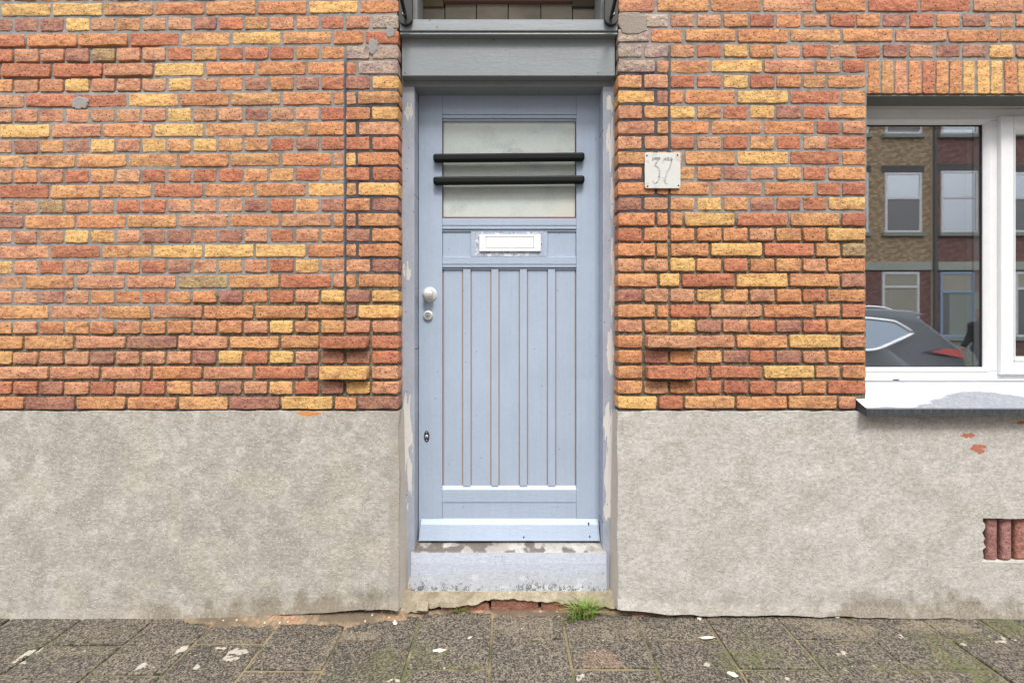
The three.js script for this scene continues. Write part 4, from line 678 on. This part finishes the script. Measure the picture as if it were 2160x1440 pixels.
{
  const slabTex = tex(512, 512, (u, v, o) => { const f = fbm(u * 60, v * 60, 3, 4), jx = Math.abs(((u * 2) % 1) - 0.5) > 0.487, jy = Math.abs(((v * 2) % 1) - 0.5) > 0.487; set(o, 110, 104, 94); const k = 0.75 + 0.5 * f; o[0] *= k; o[1] *= k; o[2] *= k; if (jx || jy) tint(o, 120, 116, 80, 0.8); toAlb(o); });
  const slabs = std({ map: slabTex, roughness: 0.95 }), kerbM = std({ color: new THREE.Color(0.2, 0.195, 0.185), roughness: 0.95 });
  const flat = (x0, x1, z0, z1, y, th) => planarTop(bx(x0, x1, y - th, y, z0, z1, 0), 0.6, 0.6, 0, 0);
  ground('pavement', flat(-30, 40, 0.746, 2.5, -0.003, 0.12), slabs); ground('pavement', flat(-30, -2.722, -0.02, 0.745, -0.003, 0.12), slabs); ground('pavement', flat(2.612, 40, -0.02, 0.745, -0.003, 0.12), slabs);
  ground('kerb', bx(-30, 40, -0.2, -0.001, 2.501, 2.62, 0.008), kerbM); ground('kerb', bx(-30, 40, -0.2, 0.0, 8.88, 8.998, 0.008), kerbM); ground('pavement', flat(-30, 40, 9, 11.3, -0.004, 0.12), slabs);
  const rd = new THREE.PlaneGeometry(240, 240); rd.rotateX(-Math.PI / 2); rd.translate(0, -0.13, 60);
  ground('road', planarTop(rd, 2, 2, 0, 0), std({ map: tex(512, 512, (u, v, o) => { const f = fbm(u * 64, v * 64, 3, 3, 64), k = hash(Math.floor(u * 512), Math.floor(v * 512), 3); const g = 78 + 26 * f + 22 * (k - 0.5); set(o, g, g, g * 1.01); toAlb(o); }), roughness: 0.9 }));

  // terraced houses over the road
  const ZO = 11.2, brickTex = (r, g, b, jr, jg, jb) => tex(512, 512, (u, v, o) => { const row = Math.floor(v * 16), x = u * 8 + (row % 2) * 0.5, c = hash(Math.floor(x) % 8, row, 5), f = vn(u * 200, v * 200, 3); const jt = (v * 16) % 1 > 0.86 || x % 1 > 0.955; const k = 0.78 + 0.34 * c + 0.16 * (f - 0.5); set(o, r * k, g * k, b * k); if (jt) set(o, jr, jg, jb); toAlb(o); });
  const band = std({ color: alb(176, 182, 172), roughness: 0.9 }), white = phys({ color: alb(232, 234, 236), roughness: 0.4 }), dull = std({ color: alb(150, 158, 150), roughness: 0.8 }), dark = phys({ color: new THREE.Color(0.05, 0.055, 0.06), roughness: 0.02, ior: 2.3 }), blind = std({ color: new THREE.Color(0.62, 0.68, 0.74), metalness: 1, roughness: 0.03 }), curtain = phys({ color: new THREE.Color(0.32, 0.31, 0.25), roughness: 0.15 }), slate = std({ color: new THREE.Color(0.09, 0.085, 0.085), roughness: 0.9 });
  const brown = std({ map: brickTex(190, 164, 130, 150, 140, 124), roughness: 0.95 }), red = std({ map: brickTex(142, 104, 98, 126, 116, 110), roughness: 0.95 }), sand = std({ map: brickTex(178, 150, 116, 130, 120, 106), roughness: 0.95 });
  const hb = (x0, x1, y0, y1, z0, z1, b = 0.004) => bx(x0, x1, y0, y1, z0, z1, b);
  function win(h, x0, x1, y0, y1, mid, upper = blind, lower = dark, fr = white) {
    const z = ZO - 0.03, w = 0.07, f = part('window', join(hb(x0, x1, y1 - w, y1, z, ZO + 0.02), hb(x0, x1, y0, y0 + w, z, ZO + 0.02), hb(x0, x0 + w, y0 + w, y1 - w, z, ZO + 0.02), hb(x1 - w, x1, y0 + w, y1 - w, z, ZO + 0.02), hb(x0 + w, x1 - w, mid - 0.035, mid + 0.035, z - 0.01, ZO + 0.02)), fr, h);
    part('pane', hb(x0 + w, x1 - w, mid + 0.035, y1 - w, ZO - 0.014, ZO + 0.014, 0), upper, f); part('pane', hb(x0 + w, x1 - w, y0 + w, mid - 0.035, ZO - 0.012, ZO + 0.016, 0), lower, f);
    part('sill', hb(x0 - 0.08, x1 + 0.08, y0 - 0.11, y0 - 0.002, ZO - 0.09, ZO + 0.02), dull, f); part('lintel', hb(x0 - 0.1, x1 + 0.1, y1 + 0.002, y1 + 0.22, ZO - 0.006, ZO + 0.02), slate, f);
  }
  function house(label, x0, x1, up, low, H, wins) {
    const h = thing('terraced_house', label, 'house', [(x0 + x1) / 2, 0, ZO], 'terraced houses on the far side of the street'), s = (g) => planar(g, 0.88, 0.96);
    part('wall', s(hb(x0, x1, 3.2, H, ZO, ZO + 7, 0)), up, h); part('ground_floor_wall', s(hb(x0, x1, -0.05, 2.95, ZO, ZO + 7, 0)), low, h); part('cornice', hb(x0, x1, 2.951, 3.199, ZO - 0.05, ZO + 7, 0.01), band, h);
    const rf = part('roof', profile([[ZO - 0.35, H], [ZO + 7.2, H], [ZO + 3.6, H + 2.2], [ZO + 3.0, H + 2.2]], x0, x1), slate, h);
    for (const w of wins) win(h, ...w);
    part('door', hb(x0 + 0.35, x0 + 1.25, 0, 2.3, ZO - 0.02, ZO + 0.02), dull, h);
  }
  const up = (x, a = 4.08, b = 5.88, lo = dark) => [[x, x + 1.1, a, b, a + (b - a) * 0.57, blind, lo], [x, x + 1.1, a + 2.95, b + 2.95, a + 2.95 + (b - a) * 0.57, blind, lo]];
  house('brown brick terraced house with dark red ground floor, behind the parked car', 6.4, 12.72, brown, red, 9.4, [...up(11.32), ...up(9.72), ...up(7.4), [11.24, 12.35, 0.95, 2.9, 2.45, curtain, curtain], [8.9, 10.3, 0.95, 2.9, 2.45, curtain, curtain]]);
  house('dark red brick terraced house beyond the drainpipe, mirrored in the window', 12.9, 19.2, red, red, 9.4, [...up(13.0, 4.08, 5.93, blind), ...up(14.6), ...up(16.8), [12.98, 13.98, 0.95, 2.9, 2.3, curtain, dark, phys({ color: alb(150, 176, 204), roughness: 0.4 })], [15.2, 16.6, 0.95, 2.9, 2.4, curtain, dark], [17.2, 18.6, 0.95, 2.9, 2.4, curtain, dark]]);
  house('brown brick terraced house straight opposite the blue door', -0.4, 6.38, brown, red, 9.4, [...up(0.5), ...up(2.4), ...up(4.4), [1.4, 2.9, 0.95, 2.9, 2.45, curtain, curtain], [3.6, 5.2, 0.95, 2.9, 2.45, curtain, curtain]]);
  house('sand coloured terraced house opposite the doorknob side', -8, -0.42, sand, red, 9.4, [...up(-7), ...up(-5), ...up(-3), [-6.4, -4.9, 0.95, 2.9, 2.45, curtain, curtain], [-3.6, -2.1, 0.95, 2.9, 2.45, curtain, curtain]]);
  const pipe = thing('drainpipe', 'grey drainpipe between the brown and the red terraced house', 'drainpipe', [12.8, 0, ZO - 0.05]);
  part('pipe', (() => { const g = new THREE.CylinderGeometry(0.045, 0.045, 9.3, 12); g.translate(12.79, 4.65, ZO - 0.06); return planar(g); })(), std({ color: alb(96, 98, 100), roughness: 0.6 }), pipe);
  part('cover_strip', hb(12.721, 12.899, 0, 9.4, ZO - 0.01, ZO + 0.3), std({ color: alb(206, 194, 170), roughness: 0.8 }), pipe);

  // parked estate car
  const car = thing('parked_car', 'dark grey parked car with chrome window line and red rear lamp, mirrored in the window', 'car', [4.7, -0.13, 5.4]);
  const RY = -0.13, ZN = 4.55, W = 1.8, taper = (g) => { const p = g.attributes.position; for (let i = 0; i < p.count; i++) { const y = p.getY(i) - RY, t = Math.max(0, y - 0.95) * 0.30 + Math.max(0, 0.45 - y) * 0.15; const zc = p.getZ(i) - (ZN + W / 2); p.setZ(i, ZN + W / 2 + zc - Math.sign(zc) * t * Math.min(1, Math.abs(zc) / 0.5)); } g.computeVertexNormals(); return planar(g); };
  const sh = (pts) => new THREE.Shape(pts.map(([u, y]) => new THREE.Vector2(6.95 - u, y + RY))), ext = (shape, z0, d, b = 0.04) => { const g = new THREE.ExtrudeGeometry(shape, { depth: d - 2 * b, bevelEnabled: b > 0, bevelThickness: b, bevelSize: b * 0.6, bevelSegments: 3, curveSegments: 10 }); g.translate(0, 0, z0 + b); return g; };
  const arch = (c, r) => { const a = []; for (let i = 0; i <= 10; i++) { const t = Math.PI * i / 10; a.push([c - Math.cos(t) * r, 0.34 + Math.sin(t) * r]); } return a; };
  const outline = [[0.14, 0.3], [0.03, 0.42], [0.02, 0.62], [0.05, 0.86], [0.09, 1.02], [0.2, 1.13], [0.5, 1.42], [0.62, 1.55], [0.5, 1.57], [0.62, 1.6], [1.1, 1.635], [1.9, 1.645], [2.5, 1.6], [2.9, 1.47], [3.5, 1.12], [4.1, 1.0], [4.36, 0.84], [4.42, 0.6], [4.4, 0.36], [4.25, 0.28], ...arch(3.55, 0.38).reverse(), [3.1, 0.24], [1.5, 0.24], ...arch(0.92, 0.38).reverse(), [0.45, 0.3]];
  const paint = phys({ color: new THREE.Color(0.13, 0.15, 0.17), roughness: 0.2, clearcoat: 1, clearcoatRoughness: 0.04, metalness: 0.3 });
  part('body', taper(mergeVertices(clean(ext(sh(outline), ZN, W, 0.05)))), paint, car);
  const side = (pts, off, m, name, far) => part(name, taper(ext(sh(pts), far ? ZN + W - 0.012 + off : ZN - off, 0.012, 0.004)), m, car);
  const win1 = [[0.74, 1.28], [0.98, 1.46], [1.4, 1.51], [2.35, 1.52], [2.72, 1.44], [3.25, 1.13], [2.4, 1.06], [1.5, 1.02], [1.3, 1.05]], glassM = std({ color: new THREE.Color(0.30, 0.36, 0.43), metalness: 1, roughness: 0.03 });
  for (const far of [false, true]) side(win1, 0.008, glassM, 'side_window', far);
  const chrome = std({ color: new THREE.Color(0.85, 0.86, 0.87), metalness: 0.6, roughness: 0.25 }), loop = (pts, far, r, name) => { const c = new THREE.CatmullRomCurve3(pts.map(([u, y]) => new THREE.Vector3(6.95 - u, y + RY, far ? ZN + W + 0.006 : ZN - 0.006)), true, 'catmullrom', 0.15); part(name, taper(new THREE.TubeGeometry(c, 90, r, 6, true)), chrome, car); };
  for (const far of [false, true]) { loop(win1, far, 0.026, 'window_trim'); const c = new THREE.CatmullRomCurve3([[0.8, 1.615], [1.0, 1.68], [1.6, 1.70], [2.4, 1.665], [2.6, 1.61]].map(([u, y]) => new THREE.Vector3(6.95 - u, y + RY, far ? ZN + W - 0.32 : ZN + 0.32))); part('roof_rail', planar(new THREE.TubeGeometry(c, 30, 0.018, 8)), chrome, car); }
  const lampR = phys({ color: new THREE.Color(0.45, 0.02, 0.025), roughness: 0.1, clearcoat: 1 }), tail = [[0.04, 0.9], [0.1, 1.03], [0.3, 1.045], [0.55, 1.0], [0.3, 0.95]];
  for (const far of [false, true]) side(tail, 0.012, lampR, 'tail_lamp', far);
  part('bumper', planar(bx(6.95 - 0.45, 6.98, RY + 0.3, RY + 0.55, ZN + 0.06, ZN + W - 0.06, 0.06)), std({ color: new THREE.Color(0.02, 0.02, 0.022), roughness: 0.7 }), car);
  part('rear_window', (() => { const g = bx(-0.45, 0.45, -0.02, 0.005, -0.6, 0.6, 0.008); g.rotateZ(-0.77); g.translate(6.95 - 0.34, 1.29 + RY, ZN + W / 2); return planar(g); })(), glassM, car);
  const tyreM = std({ color: new THREE.Color(0.02, 0.02, 0.02), roughness: 0.9 }), rimM = std({ color: new THREE.Color(0.5, 0.5, 0.5), metalness: 0.9, roughness: 0.3 });
  for (const u of [0.92, 3.55]) for (const z of [ZN + 0.12, ZN + W - 0.12]) { const ty = new THREE.TorusGeometry(0.25, 0.09, 12, 32); ty.scale(1, 1, 1.1); ty.translate(6.95 - u, 0.34 + RY, z); const t = part('wheel', planar(ty), tyreM, car); const rim = new THREE.CylinderGeometry(0.19, 0.19, 0.1, 20); rim.rotateX(Math.PI / 2); rim.translate(6.95 - u, 0.34 + RY, z); part('rim', planar(rim), rimM, t); }

  // someone walking along the road
  const pf = (x, y, z) => [x, y, z], figure = [10.45, -0.13, 7.6];
  const mesh = (bones, k, res, c, half) => {
    const mc = new MarchingCubes(res, undefined, false, false, 60000); mc.isolation = 0; const n = mc.size;
    for (let iz = 0; iz < n; iz++) for (let iy = 0; iy < n; iy++) for (let ix = 0; ix < n; ix++) {
      const x = c[0] + (ix / n * 2 - 1) * half, y = c[1] + (iy / n * 2 - 1) * half, z = c[2] + (iz / n * 2 - 1) * half; let d = 9;
      for (const [a, b, ra, rb] of bones) { const vx = b[0] - a[0], vy = b[1] - a[1], vz = b[2] - a[2], l = vx * vx + vy * vy + vz * vz, t = l ? clamp(((x - a[0]) * vx + (y - a[1]) * vy + (z - a[2]) * vz) / l) : 0, q = Math.hypot(x - a[0] - vx * t, y - a[1] - vy * t, z - a[2] - vz * t) - mix(ra, rb, t), h = clamp(0.5 + 0.5 * (d - q) / k); d = mix(d, q, h) - k * h * (1 - h); }
      mc.field[ix + iy * n + iz * n * n] = -d;
    }
    mc.update(); const cnt = mc.count ?? mc.geometry.drawRange.count, pos = new Float32Array(cnt * 3); for (let i = 0; i < cnt * 3; i++) pos[i] = mc.positionArray[i] * half + c[i % 3];
    let g = new THREE.BufferGeometry(); g.setAttribute('position', new THREE.BufferAttribute(pos, 3)); g = mergeVertices(g, 1e-4); g.computeVertexNormals(); g.translate(...figure); return planar(g);
  };
  const hipL = [0.02, 0.92, -0.09], hipR = [-0.02, 0.92, 0.09], kneeL = [-0.12, 0.52, -0.1], kneeR = [0.14, 0.5, 0.09], footL = [-0.2, 0.1, -0.1], footR = [0.42, 0.16, 0.09], neck = [-0.03, 1.47, 0], head = [-0.06, 1.62, 0], shL = [-0.02, 1.4, -0.19], shR = [-0.02, 1.4, 0.19], elL = [0.08, 1.13, -0.24], elR = [-0.06, 1.12, 0.24], haL = [-0.1, 0.93, -0.23], haR = [-0.22, 0.96, 0.2];
  const legs = [[hipL, kneeL, 0.095, 0.065], [kneeL, footL, 0.062, 0.048], [hipR, kneeR, 0.095, 0.065], [kneeR, footR, 0.062, 0.048], [hipL, hipR, 0.1, 0.1]], torso = [[[0, 0.95, 0], [0, 1.2, 0], 0.15, 0.16], [[0, 1.2, 0], [-0.02, 1.38, 0], 0.17, 0.13], [shL, shR, 0.085, 0.085]], arms = [[shL, elL, 0.062, 0.05], [elL, haL, 0.047, 0.036], [shR, elR, 0.062, 0.05], [elR, haR, 0.047, 0.036]];
  const hand = (p, s) => [[p, [p[0] - 0.03, p[1] - 0.06, p[2]], 0.034, 0.03], ...[0, 1, 2, 3].map((i) => [[p[0] - 0.03 + i * 0.016 - 0.024, p[1] - 0.06, p[2]], [p[0] - 0.05 + i * 0.018 - 0.024, p[1] - 0.13 + Math.abs(i - 1.4) * 0.012, p[2] + s * 0.012], 0.0105, 0.009]), [[p[0] - 0.02, p[1] - 0.02, p[2]], [p[0] - 0.065, p[1] - 0.07, p[2]], 0.012, 0.009]];
  const person = thing('person', 'person in dark jacket and blue jeans walking past the parked car, mirrored in the window', 'person', figure);
  const skin = std({ color: new THREE.Color(0.42, 0.25, 0.18), roughness: 0.6 });
  const body = part('body', mesh([...legs.map(([a, b, p, q]) => [a, b, p * 0.85, q * 0.85]), ...torso.map(([a, b, p, q]) => [a, b, p * 0.85, q * 0.85]), ...arms.map(([a, b, p, q]) => [a, b, p * 0.85, q * 0.85]), [neck, [-0.045, 1.54, 0], 0.055, 0.055], [head, [-0.05, 1.68, 0], 0.082, 0.09], [[-0.075, 1.585, 0], [-0.085, 1.56, 0], 0.062, 0.045], [[-0.145, 1.635, 0], [-0.165, 1.605, 0], 0.01, 0.016], [[-0.06, 1.63, -0.085], [-0.05, 1.605, -0.088], 0.018, 0.012], [[-0.06, 1.63, 0.085], [-0.05, 1.605, 0.088], 0.018, 0.012], ...hand(haL, 1), ...hand(haR, -1)], 0.02, 96, [0.05, 0.9, 0], 0.95), skin, person);
  part('jacket', mesh([...torso.map(([a, b, p, q]) => [a, b, p + 0.012, q + 0.012]), ...arms.map(([a, b, p, q]) => [a, b, p + 0.014, q + 0.016]), [neck, [-0.035, 1.5, 0], 0.075, 0.07]], 0.05, 72, [0, 1.2, 0], 0.5), std({ color: new THREE.Color(0.018, 0.02, 0.026), roughness: 0.85 }), person);
  part('jeans', mesh(legs.map(([a, b, p, q]) => [a, b, p + 0.008, q + 0.02]), 0.05, 72, [0.08, 0.55, 0], 0.6), std({ color: new THREE.Color(0.06, 0.10, 0.17), roughness: 0.9 }), person);
  part('hair', mesh([[[-0.035, 1.70, 0], [-0.02, 1.66, 0], 0.098, 0.095]], 0.02, 40, [-0.03, 1.68, 0], 0.16), std({ color: new THREE.Color(0.05, 0.032, 0.02), roughness: 0.9 }), person);
  for (const f of [footL, footR]) part('shoe', (() => { const g = new RoundedBoxGeometry(0.27, 0.09, 0.095, 3, 0.04); g.rotateZ(f === footR ? -0.5 : 0); g.translate(f[0] - 0.06 + figure[0], f[1] - 0.055 + figure[1], f[2] + figure[2]); return planar(g); })(), std({ color: new THREE.Color(0.03, 0.03, 0.03), roughness: 0.7 }), person);
  for (const s of [-1, 1]) part('eye', (() => { const g = new THREE.SphereGeometry(0.011, 10, 8); g.translate(-0.137 + figure[0], 1.65 + figure[1], s * 0.032 + figure[2]); return planar(g); })(), std({ color: new THREE.Color(0.05, 0.04, 0.03), roughness: 0.3 }), person);
  part('mouth', (() => { const g = new RoundedBoxGeometry(0.012, 0.01, 0.042, 2, 0.004); g.translate(-0.137 + figure[0], 1.565 + figure[1], figure[2]); return planar(g); })(), std({ color: new THREE.Color(0.3, 0.12, 0.1), roughness: 0.6 }), person);
}

renderer.render(scene, camera);
